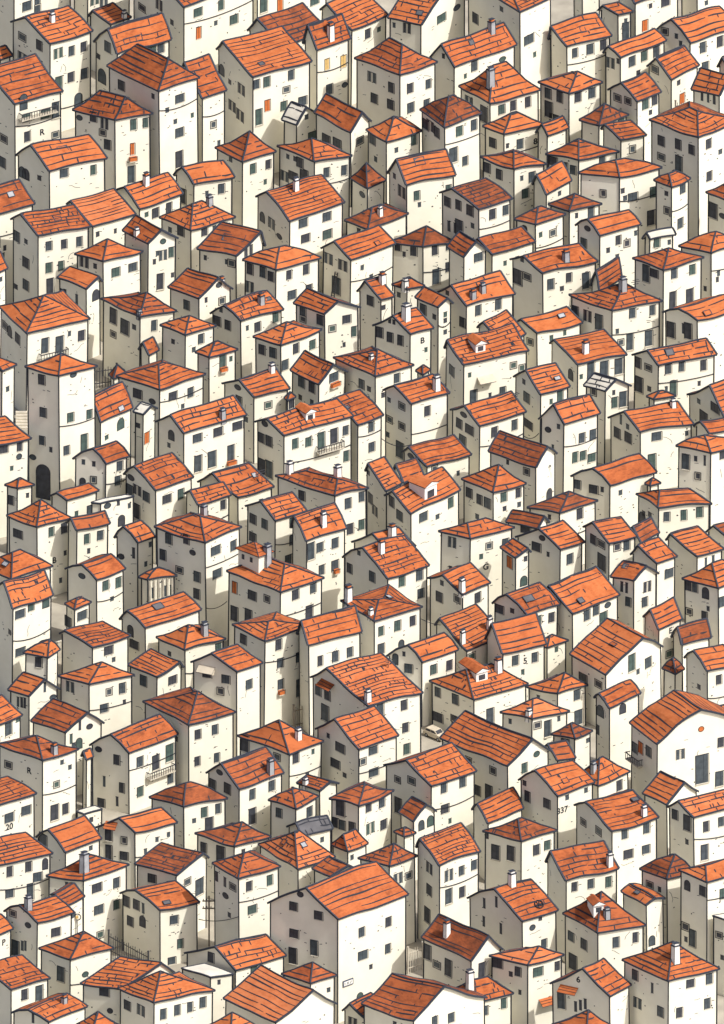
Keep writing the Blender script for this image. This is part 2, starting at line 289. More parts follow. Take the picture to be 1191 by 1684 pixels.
SPEC = '''
-60 -95 23 -50 120 -80 125|G-20 -105|w62,15 w62,0 s105,18 k45,10||cream wall of a tall house cropped by the top edge, leftmost
18 36 82 72 153 50 125|G42 30|p96,88 w118,84 w138,77 w117,127 w139,121 d97,140 a129,165 q37,61 w65,75 p37,95 p64,107|c86,36,17 l110|gabled house with white chimney and arched door, in the top left corner
118 -50 143 -35 216 -60 75|G125 -60|p155,0 p170,5||mostly hidden grey house cropped by the top edge beside the tall cream wall
145 25 182 42 216 28 34|G152 16||c205,30,12|tiny orange roof with a white chimney wedged behind patched roof
154 66 192 88 282 64 80|G188 46|w177,77 s162,93 a168,125 w220,88 k250,82 w265,78|k228,62 k208,68|wide house whose orange roof has patched planks, arched opening in its shaded wall
217 -50 302 11 420 -30 108|G240 -62|q234,13 p262,8 w263,32 s283,37 k326,20 w364,8 s355,38 k385,32 f327,54|l30|big cream house with orange shutter and sagging line under its top windows
178 108 263 148 331 127 150|HL284 98|w202,140 s254,158 k298,162 s277,181 k297,218 s290,200 d296,262 s318,190||very tall hip-roofed house in the upper left, taller than all its neighbours
290 130 332 162 373 150 115|G303 103|q351,205 s360,235|l32|narrow wing with steep orange roof and one shuttered window, attached right of tallest hip-roofed house
-40 135 25 172 105 151 110|G-20 112|a40,168 k45,194 k76,188 w46,225 mR:70,218 q92,222 q7,228 w5,267 d98,180|l38 B62,188,60|house with open loggia balcony under its roof at the left edge near the top
120 180 190 197 253 187 110|HL211 160|o131,193 w155,192 p173,203 q170,218 w178,238 w221,205 w241,202 f219,245 d217,287|B219,262,16|hip-roofed house with a red balcony below a dark window, in front of tallest house
27 256 82 281 178 262 90|G52 240|v34,281 v44,286 k107,285 w155,280 s66,293|k105,247|house with broken roof boards and a square hole in the orange roof
400 -40 423 -25 540 -70 80|G405 -50|d434,8 f461,8 k518,0||house with an orange shutter cropped by the top edge, above brown roof
408 50 465 76 540 48 70|G424 32|||brown roofed house squeezed behind the two big orange gables in the top middle
356 82 415 126 513 100 115|G366 68|v365,115 p397,147 s378,135 p382,175 p395,190 w422,138 w439,134 w479,123 f440,173 w467,174 k498,166 d426,192 q471,147|k430,105|large house with long patched orange roof and a orange door, upper middle
498 72 521 83 577 64 110|G506 42|f538,106 f565,101 w542,147 o571,138|c544,62,26 l38|tall house with two yellow-shuttered windows and big white chimney
525 18 577 50 637 25 70|G536 8|w604,55 s622,48||orange gable near the top middle just right of the white chimney
462 199 487 206 529 192 45|E503 176|k515,222 s503,192|g|little white gabled house with a dark garage opening and pale roof
518 187 578 217 612 200 70|E598 186|k538,228 k556,235 q593,232||house with orange slope over a shaded wall with two square dark windows
353 243 398 266 454 250 65|H410 216|s379,262 w416,277 w441,270 s436,299||square hip-roofed house with brown left slope, below the little white gabled house
455 240 516 267 579 256 80|H512 229|s473,258 s485,262 w493,268 p468,290 k482,290 w537,284 w566,280 d500,292|l37|hip-roofed house with rows of dark openings down its shaded wall
637 30 693 41 768 -2 80|E733 -18|p669,47 s648,42 k726,30 o751,12|k690,22|house with ragged orange roof cropped by the top edge, round mark on its cream wall
583 95 658 124 720 103 105|HL662 72|p612,127 w644,144 w616,162 w643,172 w675,145 w705,138 w676,177 w702,172||big brown hip-roofed house with eight regular windows near the top
705 98 747 110 850 72 78|G725 75|s729,92 w780,108 o826,97 s765,125|c808,52,22 k775,70|long gable with dark chimney pipe and a skylight near the top
768 -35 856 20 910 -5 140|HR868 -14|w783,30 s826,15 k871,65 s880,90||tall blank cream house with a single dark window, cropped by the top edge
755 142 806 170 890 147 75|HR812 108|p772,168 d797,188 w826,180 w845,174 w869,168|c808,140,32|hip-roofed house with tall dark chimney pipe and three green windows
692 182 732 210 794 190 125|HR740 163|w702,205 p709,207 w720,218 w757,216 w781,206 d747,255 w766,265|l30|brown roofed tall house with dark curved canopy band and a tall door
602 213 635 233 694 214 70|H648 190|w613,229 s618,262 w681,230 s652,247 w660,270||small pyramid-roofed house with one window high on its cream wall, upper middle
637 283 668 305 750 288 80|G652 262|s649,290 p661,316 w686,322 w738,312 s690,337|k690,266|house with a square grey hatch in the middle of its orange roof
794 208 829 221 898 205 62|HR842 187|w811,235 w856,237 m8:881,233 s835,240|l32|low hip-roofed house marked with an 8-shaped window on its cream wall
790 259 845 278 899 265 80|H845 248|w801,276 w821,287 w875,291 s858,293 w864,318||hip-roofed house with two windows on each wall, below the 8-shaped window house
941 -40 958 -30 990 -42 60|G945 -50|||sliver of cream house cropped by the top edge, right of blank tall house
903 62 933 76 1008 57 88|G907 41|w947,87 w972,81 w994,74|k960,50 l32|gable with a framed skylight in its roof and three green windows, upper right
985 15 1017 25 1043 20 60|G992 8|s1030,35 d1036,50||tiny shed-roofed annex with a cream front, behind the skylight gable
1015 -20 1044 6 1118 -20 72|G1020 -34|k1095,3 f1061,42 s1070,10||cream house with brown shutter beside tiny shed-roofed annex, cropped by the top edge
1118 -60 1148 -50 1220 -75 100|G1125 -75|s1163,5||grey and cream walls cropped by the top right corner
1072 58 1135 70 1215 45 105|G1103 34|q1093,52 s1112,60 s1119,72 w1156,78 w1184,68 w1160,110||gabled house with orange roof and green windows in the top right corner
992 88 1021 96 1097 67 85|G1001 78|p1002,103 s1018,101 w1040,101 w1060,92 w1080,85 s1050,120||gable with three blue windows right under its eave, upper right
1064 110 1104 131 1150 108 80|G1079 97|q1077,114 s1116,136 f1122,162|h68|steep little gable with a small orange door mark, upper right
885 135 936 153 992 137 90|H950 119|w902,154 w921,160 d903,180 w951,160 w974,153 k912,195||hip-roofed house with dark diagonal rail on its wall, left of the twin-square-window gable
1000 147 1048 167 1088 152 75|G1022 136|q1016,161 q1033,166 w1062,171 w1084,162 s1070,185||gable with two small square windows on its shaded end wall, upper right
952 196 985 205 1034 188 42|H994 170|w1022,198 s1004,205||little half-brown pyramid roof tucked behind the low shed, upper right
988 213 1020 230 1063 222 48|G994 206|q1040,245||low shed-like house with one tiny yellow window, upper right
896 252 951 263 1018 248 50|H951 230|k906,265 w928,275 w942,280 w990,263||wide low hip roof with a row of windows on its shaded wall, upper right
1068 198 1149 229 1215 200 120|HL1148 182|w1088,232 w1116,238 w1138,247 q1088,258 d1117,270 w1166,237 w1167,290 s1185,250||large hip-roofed house with grey shutters at the right edge near the top
1137 146 1184 158 1215 142 50|E1200 124|t1155,158 t1165,160 t1175,163||small orange slope over a slatted grey wall at the right edge near the top
880 218 900 223 935 208 28|G890 204|||tiny low orange roof peeping behind the wide low hip roof
1180 112 1205 125 1250 110 60|G1188 96|||sliver of an orange roof cut off by the right edge near the top
-60 342 -30 356 58 333 105|G-62 320|w-5,400 s5,420 s8,408|k18,320|cream house with broad orange roof cut by the left edge, beneath the loggia house
18 361 62 387 150 372 105|G34 354|w23,386 s43,397 w43,432 w43,469 w81,404 w106,401 w131,397 w81,440 w101,437 d83,470 s22,470|k95,360|house with neat grid of windows on both walls, upper left area
110 337 152 374 224 352 62|G108 333|s161,385 s190,380||long bright orange gable joined behind the neat grid house, one tiny window
182 320 228 344 300 318 60|G203 310|w255,350 w277,341 s240,353|c239,305,22|gable with white chimney and two green windows right under its eave, upper left
200 380 242 401 292 391 90|E264 377|o267,397 p267,420 s258,417 w285,414 s284,452 d263,463 s253,431|c209,404,12|white gable-end house with round vent above a pair of slit windows
124 419 171 433 237 415 75|H179 396|p140,431 s158,438 k192,448 k220,440||hip-roofed house with two big square windows, right of the neat grid house
95 457 143 474 169 462 66|E164 455|t108,484 t127,493 s97,478 v160,484||small lean-to with orange slope and arched window below the two-square-window hip house
-3 500 42 549 147 522 85|H70 487|v15,545 w28,557 q7,536 d73,568 d97,566 w133,551 s113,548|B85,585,45|big low hip roof with dark stripes and a balcony, at the left edge
165 493 229 522 290 511 70|H240 482|d186,520 d205,538 s220,538 w253,535 q186,550|c225,530,8|hip roof spreading like a canopy over a shaded porch wall, left of centre
-40 442 -12 455 14 443 70|G-24 428|s2,460 s-2,490||sliver of small roof and wall cut by the left edge beside neat grid house
285 290 318 303 386 291 55|G299 276|w364,310 d300,322 s340,318||small gable with rounded orange roof and one window, below the tallest house
262 358 314 378 388 357 72|HR318 333|w298,380 w337,380 w373,376 s353,375 s280,378|c345,336,16|hip-roofed house with crooked dark chimney on its roof, upper left of centre
420 322 475 364 566 334 78|G437 316|v431,357 p446,368 o459,389 k498,367 k537,356 k502,392 k538,385|c486,313,22|gabled house with big white chimney and four square windows, left of centre top
324 406 389 421 437 404 65|E431 381|s338,424 s373,431 q381,433 p409,413|k395,392 k375,392|low brownish roof with a patched hole, left of the four-window chimney house
398 427 453 444 528 423 85|HR461 408|w411,443 w432,448 w445,455 p408,472 w475,452 w503,443 k480,485 w508,476||hip-roofed house with pale curved eave and white curtained window, left of centre
527 408 576 428 650 400 80|G548 397|p537,425 p563,437 d553,470 s595,440 s610,455|k620,400 h78|long gable with a ladder leaning on its shaded wall, upper centre
277 472 328 492 384 475 80|E361 459|w308,502 q366,495 o361,469 s340,494|c366,452,9|white gable end with small blue round vent, left of centre
347 512 397 531 468 508 62|G370 502|s365,510 w359,528 w376,535 s408,540 w425,538 w455,522|c431,502,20 k442,493|gable with crooked chimney and mismatched orange patches, left of centre
484 498 535 516 595 505 95|E558 494|w500,512 w534,528 q500,524 k572,525 s567,567 q548,540 w585,545||white gable end whose square window has an orange lintel, centre of the upper half
417 553 463 567 531 543 75|H473 529|w432,575 w450,580 w488,573 w515,567 w470,600 w500,595||hip-roofed house in front of the orange lintel gable, four windows in view
262 537 304 551 355 536 75|H311 521|w330,557 s284,562 w345,575 s318,575||small hip-roofed house with one window on its cream wall, beside canopy roof
575 290 603 310 634 297 42|H601 268|o595,320||little dark orange roof squeezed left of the square-hatch house
566 362 605 378 672 350 35|HR612 340|s590,380|c625,352,14|jumble of rusty roofs and pipes wedged below the square-hatch house
724 315 788 343 844 327 90|G744 307|w737,332 w755,337 w774,346 d756,375 t739,372 t749,375 w811,352 w838,344 s778,371||brown left-walled gable house with three shaded windows above a dark door, upper right of centre
640 397 696 407 751 396 95|H702 374|w655,405 w681,413 w716,411 w743,403 w744,438 d718,455 s665,418||hip roof with concave brown side and tall dark door, upper centre
735 408 762 425 802 413 50|E783 399|k787,423||small white gable with a black notice, right of the concave brown roof
776 402 808 419 880 398 50|G785 394|s830,433 s850,425||plain long orange gable roof with blank wall, right of the small white gable
840 424 893 448 985 430 75|G862 419|s860,427 q868,455 d845,452 w907,468 w937,457 d965,462 s925,475|c932,430,20|gable with one chimney and dark side door, two green windows, right of centre top
588 478 627 493 650 487 55|G601 463|w610,495 s631,506|c648,462,20|cluttered small house with round white chimney and tiled ledge, upper centre
643 467 668 475 698 470 48|HR672 456|s655,485|c665,472,14|squat grey turret with orange lid roof between chimneys, upper centre
682 489 720 506 745 498 75|E736 490|w696,509 s732,517 s732,527 s732,546 s714,521|l30|narrow house with four tiny stacked windows and a sunken roof terrace, upper centre
717 481 766 503 847 480 70|G741 469|s735,482 w760,530 w786,510 w819,500|c777,492,18 c793,482,18|gable with two chimneys side by side, centre right of upper half
612 534 674 549 713 538 75|G645 519|s640,528 s647,530 w624,547 w641,555 w658,560 mB:694,560 s700,575|c667,527,30|gable with tall white chimney and letter-like window on its cream wall, upper centre
786 538 828 567 866 548 50|G796 529|t835,575 t842,575||dark crooked roof sliding down behind the dormer house, right of centre
838 536 884 551 960 530 55|G858 526|q855,545 q873,562 s908,556 s930,548|k925,520|low gable with square framed window in its shaded end, right of centre
875 303 898 320 940 298 45|G882 288|s920,318||small orange slope with hanging pipe, right of the many-dotted hip house
901 337 936 348 990 335 55|H945 321|w972,350 s948,355||low hip roof with brown left side behind the skew gable, upper right
846 362 882 369 932 351 52|HR890 342|v863,378 q910,383 s890,386||low brown roof over cream wall with one boarded window, upper right
950 291 1019 292 1089 276 110|HR1012 262|q992,318 k1041,324 w1074,316 d1071,358 s1024,314 s1028,326||tall cream house under a thin curved roof, upper right
946 372 986 387 1054 369 85|G966 362|w960,400 o966,376 w1017,395 q1031,400 s1047,383 s1000,412 s1015,422||gable with tilted window and curled side wall, in front of the thin curved roof
1075 298 1105 307 1136 292 90|HR1100 284|s1096,318 q1097,346 w1123,310 w1119,367|l42|narrow house with rounded orange cap roof beside thin curved roof
1055 391 1068 393 1111 384 42|G1062 382|w1080,398 s1100,398|g|little white annex with grey roof and two windows, upper right
1160 316 1200 332 1250 318 60|H1195 302|d1169,345 o1188,355||house with brown roof and ring mark cut by the right edge, upper right
1039 427 1090 444 1157 427 85|H1099 409|d1062,450 k1075,450 w1108,450 w1138,443 d1106,493 d1134,487||square hip-roofed house with open shaded loggia and two doors, upper right
1116 403 1170 416 1230 400 85|H1178 384|s1182,450 s1180,460 s1160,475||hip roof cut by the right edge above the long rounded gable
935 487 1006 510 1089 494 90|H1026 465|w942,510 p966,520 d985,530 w1040,515 w1073,510 d1036,562 d1067,556 q1021,563 s1015,545|c1024,476,22 l42 N1045,480,20|hip-roofed house with letter-shaped chimney and dark double windows, right side
970 470 985 481 1022 458 30|G984 446|||little brown roof tucked between two large roofs, right side
1091 512 1148 527 1230 505 60|G1117 506|d1105,542 t1125,540 d1133,544|k1165,515|long rounded gable running off the right edge with shuttered end wall
43 605 99 618 163 602 205|H103 582|w71,625 w73,679 w71,725 A72,792 o53,751 o123,617 w118,687 w149,682 w111,741 d140,728 s85,740|l85|tall square tower house with a big arched doorway in its shaded wall
137 682 165 697 218 669 110|G148 656|v198,697 s175,720|k208,700|orange roofed wing with one rounded window leaning against the tall tower house
-42 598 3 611 27 600 70|H-20 585|s12,640||white narrow house with small orange roof at the left edge beside the tower
-70 715 -20 735 50 721 100|G-68 700|w31,733 k5,738 o30,750 s18,770||cream house with orange roof at the left edge just left of the tower base
7 797 28 803 57 797 58|HR36 786|w14,822 s45,815||tiny narrow house with flat orange cap at the left edge, below the tower
12 848 62 867 119 850 85|H69 822|k31,878 w86,875 w110,868 mB:90,922 s108,910 s100,955||hip-roofed house at the left edge, right below the tiny orange-capped house
80 816 109 825 162 808 50|G92 812|k152,836 s125,845||low orange lean-to with a wooden gate, below the arched tower door
118 757 173 762 212 752 85|G151 738|s136,760 s153,763 q153,789 v135,795 w196,766 w193,790|l35|curved-roof house nestled against the foot of the tower house
150 828 165 829 221 815 50|F|o177,832 s195,828 s213,832 v200,856|g|cream flat-topped arcade with a brown arched doorway, lower left of the tower
205 778 257 806 320 785 70|G222 766|w213,804 p227,806 w242,817 d225,840 k276,821 w299,813 o217,785||gable with bold dark roof planks and shaded arched door, right of the curved-roof house
180 615 187 623 212 615 40|H194 600|||tiny rusty roof beside the broad striped hip roof, right of the tower
190 618 262 641 338 615 70|HR265 600|v203,640 k226,648 o250,660 k284,651 w313,645 s300,668|l22|broad hip roof with two arched grilles in its shaded wall, right of the tower
218 678 235 684 258 672 65|E249 668|f241,720 s226,700|g|white shed with grey roof and an orange hanging cloth, right of the tower
256 692 302 712 406 682 110|G280 682|v282,715 s278,732 k325,720 k359,710 k391,700 d326,762 d349,755 d380,745|c366,688,18 B380,762,18|long three-storey gable with an orange flower balcony, left of the long balcony house
321 581 344 588 392 575 85|HR355 563|d367,594 s380,590|B367,608,14|narrow tall house with red flower box under its single window, left of centre
365 630 417 653 477 638 125|G393 622|o391,637 w393,660 q441,666 s405,690|c447,613,17|gable with white chimney and one small framed window on a blank wall, centre left
466 656 472 659 486 653 45|HR478 648|w479,663||white stair turret with tiny orange lid, centre
476 610 523 633 570 613 70|E547 600|w495,629 w512,638 s493,654 s512,662 k548,620|B549,633,18|white gable end with a balcony of orange flowers, centre
548 588 617 619 681 601 90|H621 575|w595,632 s607,640 w653,622 s630,650|c611,590,8|broad hip-roofed house with white flap on its roof, just right of the flower balcony gable
420 694 467 716 582 683 90|G440 688|o436,697 w424,718 w443,726 d427,765 d443,772 w486,730 w508,727 d529,725 d550,717 w569,708 w570,750|B541,738,42 D510,690 l48|long house with double balcony and roof dormer, at the centre
542 665 587 698 630 684 90|G548 655|w610,702 w611,735 s572,690|k565,672 l22|tiled gable with three shade stripes, attached right of the double balcony house
454 783 552 814 608 800 100|HL557 789|w498,815 w574,828 w597,817 w600,862 w577,870|c478,778,22 c557,772,22|large hip roof with two white chimneys directly below the double balcony house
326 793 392 817 452 801 58|G350 778|s430,825 s410,835|k420,782 N432,797,24|orange roof with patchwork lines and an antenna, left of the two-chimney hip roof
303 812 325 829 380 815 50|G312 806|w367,830 s340,845||low orange roofed annex with one window, left of the patchwork roof
402 834 451 857 503 840 90|G427 826|w415,854 w434,862 w415,884 w480,858 w481,887 w474,920||narrow tall gable with tiled roof standing before the two-chimney hip roof
729 566 760 601 868 577 100|G733 558|w742,610 s771,617 q843,600 q862,603 d778,655 w826,643 s805,650|D788,577 X796,622 |cream house with a beige awning and a roof dormer, right of centre
630 641 676 664 740 646 120|G648 634|s640,658 q661,668 q641,690 q661,701 s638,715 d658,740 w703,676|c718,642,27 l52|tall gable with framed windows scattered over its shaded wall, centre
739 674 787 701 864 677 75|G762 669|o761,682 w754,697 k771,707 w760,725 w812,710 w845,698|l35 N850,662,18|gable with round vent and two dark windows in the shaded end, right of centre
660 745 701 768 775 746 70|G671 738|q714,771 o675,750 s753,778||plain gable with broad tiled roof and one tiny window under its eave, centre
601 768 635 807 662 795 75|G604 763|s604,776 p617,840 w610,820||steep orange roof stepping down before the plain broad gable, centre
646 774 664 795 698 784 40|G651 764|||short dark-lined orange roof joining the steep stepped roof, centre
633 812 676 843 758 806 80|G646 806|w645,825 w658,848 k697,850 w742,827 s720,850|D708,818|gable with a large white hooded dormer, just right of centre
759 788 811 811 866 795 90|H821 765|w772,811 w789,822 w802,828 w829,818 w853,811 s830,837 s854,830 s785,850||hip-roofed house with four small square windows on its lit wall, right of centre
803 743 882 768 916 745 90|E901 734|q866,775 m9:904,770 v903,812 s835,760||brown roofed gable house with curly mark and arched window, right of centre
843 619 887 648 936 634 90|G863 609|s860,628 w865,654 k868,698 s905,660 w920,650|k915,622|narrow gable with damaged roof edge and paired shaded windows, right side
903 566 948 600 1030 582 75|G910 560|d971,609 d993,606 d1017,602 v938,616 s955,620|c962,582,24 k985,575|house with big hole around a white chimney in its roof, right side
958 634 994 645 1037 636 65|E1012 626|q975,645 s1008,646 w1010,662 d1030,655|g|cream block with pale gable top behind the small-tiled roof, right side
884 688 926 698 986 680 95|G908 667|o900,707 s917,702 t908,740 w956,720 w975,714 w945,752 w958,749 k973,752|l38|house with smooth bare orange roof and spiral mark on its shaded wall
1001 684 1053 712 1142 695 75|G1027 676|t1022,690 w1016,712 s1033,702 w1034,720 k1081,718 s1130,713 d1073,760|c1108,668,12|gable with a pointed white chimney cowl, right side
1038 583 1081 600 1178 582 65|G1063 575|w1048,597 q1065,605 d1043,630 s1067,640 w1098,607 w1120,603 w1156,600 d1107,638 s1095,640 s1149,630|k1100,580|long gable with three green windows under the eave and a framed square, right side
1131 648 1195 690 1260 670 75|G1168 634|k1177,671 d1158,690 s1150,660||grey end wall with one square window cut by the right edge
1110 735 1168 745 1230 728 90|H1157 716|d1127,760 s1143,755 t1158,758 q1147,783 w1188,747|k1135,740|hip-roofed house with curved shed front at the right edge, middle height
938 786 1003 798 1080 775 60|G974 771|w948,797 k976,805 s990,805 s1020,810||long low gable with curved orange roof and shuttered end wall, right side
1045 812 1081 835 1170 826 60|HR1084 810|v1042,848 s1058,845 s1068,847 w1096,850 w1124,847 w1150,842||long striped hip roof with three green windows and an arch, right side
868 833 922 842 985 822 45|H938 809|w955,845 s905,850||flat brown hip roof with single green window below the shuttered-end gable
1063 652 1075 657 1112 650 30|HR1085 644|||tiny orange canopy roof above the pointed-cowl gable
1061 796 1070 800 1088 796 28|HR1075 789|||tiny orange cap tucked above the long striped hip roof
108 858 124 872 180 860 65|G115 851|w142,886 w164,880 s145,906||small brown-roofed house with two green windows beside the hip roof at the left edge
188 883 227 893 256 884 80|G203 865|o198,915 t220,910 s240,928 s253,895||house with a curling orange eave and arched mark on shaded wall, left side
-32 926 20 952 88 931 70|HR22 908|k74,985|k10,928|tangle of collapsed orange roofs at the left edge, middle height
-12 974 19 1001 86 978 110|G4 960|k32,1010 w50,997 v74,990 k33,1072 s15,1040|l55|cream house under the tangled roofs at the left edge, with a sweeping wall line
106 992 122 1002 150 990 65|HR129 983|k135,1012 w112,1023||white kiosk-like house with small orange cap roof, left side
108 936 160 953 208 935 75|G136 928|o136,947 w175,963 w196,958 s185,985||gable with single small round vent in plain shaded wall, left side
228 949 243 953 292 946 55|HR265 936|t252,975 t262,975 t272,972 t282,970||pavilion with a row of slender columns under a rounded orange cap
198 1015 240 1034 333 1004 62|G211 1003|v216,1037 k222,1060|k262,998|long orange roof with a small inset hatch, left of centre
98 1044 152 1065 215 1046 60|G106 1039|k179,1070 s187,1085||flat orange roof over a cream wall with one square window, left side
37 1076 78 1080 98 1068 50|H80 1052|w63,1090||small curved orange canopy house near the left edge
96 1111 147 1127 222 1110 85|H168 1091|p116,1130 q180,1138 w202,1132 k172,1165 s205,1155||square hip-roofed house with a hatched panel on its lit wall, left side
13 1135 48 1145 99 1132 55|E74 1117|t30,1154 t36,1155 t41,1156 t74,1130 o88,1146||small house with a white gable and one slit window near the left edge
209 1093 257 1112 301 1096 55|E296 1087|w235,1120 k283,1118||plain pitched roof over an open porch, left of the framed-board gable
258 1046 305 1069 373 1051 50|H312 1029|w361,1066 s280,1075|c338,1046,24|dark-lined hip roof with tall white chimney, left of the four-window hip house
256 866 340 893 400 867 135|HL331 850|w280,886 w309,887 o319,909 q297,937 w326,949 w325,977 w270,912 k357,906 w386,898 k359,944|c338,850,22|tall hip-roofed house with framed porthole and many shaded windows, left of centre
478 868 503 890 570 868 90|G483 850|d505,908 w526,900 w551,893 w529,937 w551,930|c532,866,27 B552,940,10|curved orange roof with leaning white chimney, right of narrow tiled gable
371 941 460 974 532 948 90|HL467 927|f385,967 k414,980 q438,985 d385,1010 d408,1015 w485,978 w514,967 d508,1007|T420,930 c438,928,36 l42|hip-roofed house carrying a rooftop turret with a tall chimney, centre left
380 1029 434 1053 507 1031 135|HR442 1021|w399,1052 w457,1060 w496,1047 w460,1090 w491,1080 w461,1125 d493,1130|l38 B461,1139,12|three-storey hip-roofed house with six windows, directly below the rooftop turret house
490 1037 508 1061 597 1038 95|G497 1021|w528,1087 w553,1080 w577,1073||long striped roof with three tall windows, right of the three-storey hip house
314 1090 390 1105 433 1089 100|G348 1077|k341,1108 k372,1118 q363,1137 w410,1126|X341,1100|gable with white rolled awning over a shaded window, left of centre
563 916 637 953 706 932 110|G596 900|s590,910 w575,935 w612,949 w661,956 w690,946 w692,976|c627,908,22|gable with white chimney and three windows on lit wall, centre
578 890 640 906 684 895 50|G612 876||c645,884,24|tiled roof with white orange-topped chimney, behind a gable in the centre
560 988 615 1022 695 998 100|HR624 993|w585,1017 o570,1007 w627,1038 w654,1029 w679,1021 w627,1067 v660,1060|c573,990,30 c600,1018,14 k640,982|hip roof edged with framed panels and two chimneys, centre
719 875 772 886 845 868 95|HR767 861|p742,892 q803,897 w830,893 mG:798,932 s740,935 s790,915||large blank hip-roofed house with square spiral mark on cream wall, right of centre
704 951 761 978 807 958 80|G728 945|s727,959 w723,982 q752,985 w786,983|c771,1005,24|small gable with three marks on its shaded end and one window, right of centre
822 901 847 916 873 908 90|E868 902|f838,925 s864,919 v861,955||slim tower house with a single orange shutter, right of centre
714 1029 766 1070 826 1046 60|G719 1019|q775,1079 f814,1066|c760,1056,22 c804,1036,24|steep tiled roof carrying two chimneys over a cream window, right of centre
798 1050 826 1076 899 1058 62|G809 1025|w848,1086 m5:864,1087 w880,1081 s860,1105||broad roof attached right of the steep two-chimney roof
635 1081 694 1090 754 1070 65|G672 1063|s664,1076 v650,1084 k672,1100 w713,1101 w739,1094||low gable with round-topped door and two windows, centre, above the long dormer roof
808 991 865 1010 920 994 75|G831 976|k819,1002 s841,1005 w885,1020 w906,1015|k868,985|gable with a big rounded hole in its roof, right side
893 987 942 1008 1020 977 80|G903 964|w966,1012 w981,1004 o1000,995 d993,1020|k956,988|large orange roof with dark gash and white post, right side
832 858 885 870 904 861 45|E896 851|k865,870||plain rusty roof above the barred-window gable, right side
846 883 920 906 960 892 85|G884 871|k881,900 o890,885 s900,912 w936,919||gable with a barred shaded window, right of the slim tower house
958 867 1000 893 1047 880 105|G973 859|w975,888 q988,895 d989,925 q1014,900 w1030,897||tall gable with two small green-framed windows on the cream wall, right side
1033 878 1055 893 1085 879 45|G1041 866|||small brown roof behind the tall gable with two green-framed windows
1036 912 1079 927 1113 914 85|G1048 897|k1102,942||orange roof with peeling edge over white wall with one dark square, right side
1003 947 1042 957 1083 944 85|E1063 932|t1022,965 t1030,967 w1033,990 p1064,965 w1060,990|k1028,932|small white gabled house with an orange lean panel on its roof, right side
1094 889 1145 915 1190 903 60|G1101 879|t1160,925 t1172,922||striped orange roof with pale raised edge, near the right edge
1160 876 1200 890 1250 880 50|G1172 866|||sliver of brown roof at the right edge above a big hip roof
1123 951 1183 967 1240 950 100|HR1173 927|w1133,962 w1144,965 v1162,975 q1134,1005 w1160,1014 s1166,1001 w1188,990||hip roof at the right edge over a shaded wall with bracket sign
1057 1014 1082 1036 1121 1020 80|G1068 1001|mE:1102,1037 q1100,1075 s1112,1050||narrow white house with broken open roof and E-shaped mark, right side
938 1077 997 1109 1091 1064 75|E1059 1049|k960,1115 q985,1125 d1040,1090 w1067,1090 s1050,1105|k1010,1060|long steep dark-seamed orange roof ending in white gable, right side
1105 1047 1122 1060 1171 1048 40|G1117 1031|||little dark orange roof in the gap near the right edge, lower middle
1126 1081 1163 1105 1212 1094 75|G1141 1071|w1183,1118 s1150,1130||cream house with rounded orange roof at the right edge, lower middle
1088 1101 1110 1111 1125 1101 40|HR1112 1085|||small rusty roof tucked under the rounded orange roof at the right edge
878 1059 900 1064 935 1052 48|HR912 1044|s915,1068||white lean-to with tiny orange corner roof, right of the broad attached roof
-52 1180 -10 1197 38 1175 65|G-44 1166|d15,1196 s32,1183||white house with one tall dark window at the left edge, lower half
49 1186 106 1205 170 1188 55|E143 1170|o146,1194 v129,1222 t116,1215 t130,1192 s120,1225||brown patched roof ending in white gable with a round blue window, left side
-5 1227 70 1251 130 1232 115|H60 1211|q14,1258 mR:48,1268 w108,1330 s102,1254 q93,1290 d90,1336 s115,1262|l58 c91,1243,18|large house with R-shaped mark on shaded wall, low brown roof, left edge
-60 1300 -5 1325 61 1304 70|G-58 1297|k16,1345 k44,1333 m20:16,1360||orange roofed house with two big windows and scribbled mark, left edge lower half
148 1224 213 1239 294 1208 95|G183 1207|o163,1232 w193,1250 t172,1285 w201,1296 d167,1320 t193,1318 w231,1253 d257,1254 d280,1238 w281,1280 w231,1302|B262,1272,42 l30|gable with a stone balcony and two tall balcony doors, left side
60 1374 108 1402 168 1379 45|G80 1365|d72,1384 s150,1395||orange gable with open shed end below the R-marked house, left side
157 1360 223 1371 293 1355 65|G199 1347|d180,1370 q205,1382 d180,1402 k205,1408 s259,1381 s278,1373 s240,1400|Y185,1356 l40|gable with tiny oval orange awning over its shaded window, left of centre
246 1311 303 1328 376 1312 70|HR310 1289|w337,1336 w360,1330 d345,1358 s320,1350||brown-orange hip roof with two green windows under a white curved rail, left of centre
235 1152 310 1192 388 1172 110|H326 1137|w326,1208 w354,1200 w325,1252 w357,1246 s262,1200 s290,1215||big cracked hip roof with four lit-wall windows in two rows, left of centre
339 1270 393 1296 467 1270 80|G363 1256|o361,1270 w350,1290 w374,1297 w415,1306 w447,1292 d415,1342|c445,1272,26|gable with ridge chimney and two shaded slit windows, below the big cracked hip roof
390 1208 475 1240 532 1221 85|H458 1186|d400,1222 q455,1245 w486,1247 s514,1236 s505,1275|c490,1216,20 l38|house with bare speckled orange roof and boxy white chimney, centre
489 1288 527 1301 559 1289 50|E545 1286||c502,1292,12|tiny gable with open-beam roof and white end, centre bottom half
441 1317 487 1329 524 1312 60|HR485 1301|w459,1337 w509,1335||brown rounded pavilion roof over two windows beside tiny open-beam gable
320 1373 385 1391 446 1374 55|H398 1351|w335,1394 d363,1404 s400,1400||wide brown hip roof over low walls, left of the framed courtyard roof
472 1361 497 1377 548 1361 45|G487 1356|s530,1381|dg|white parapet wall with dark grey flat roof behind it, lower centre
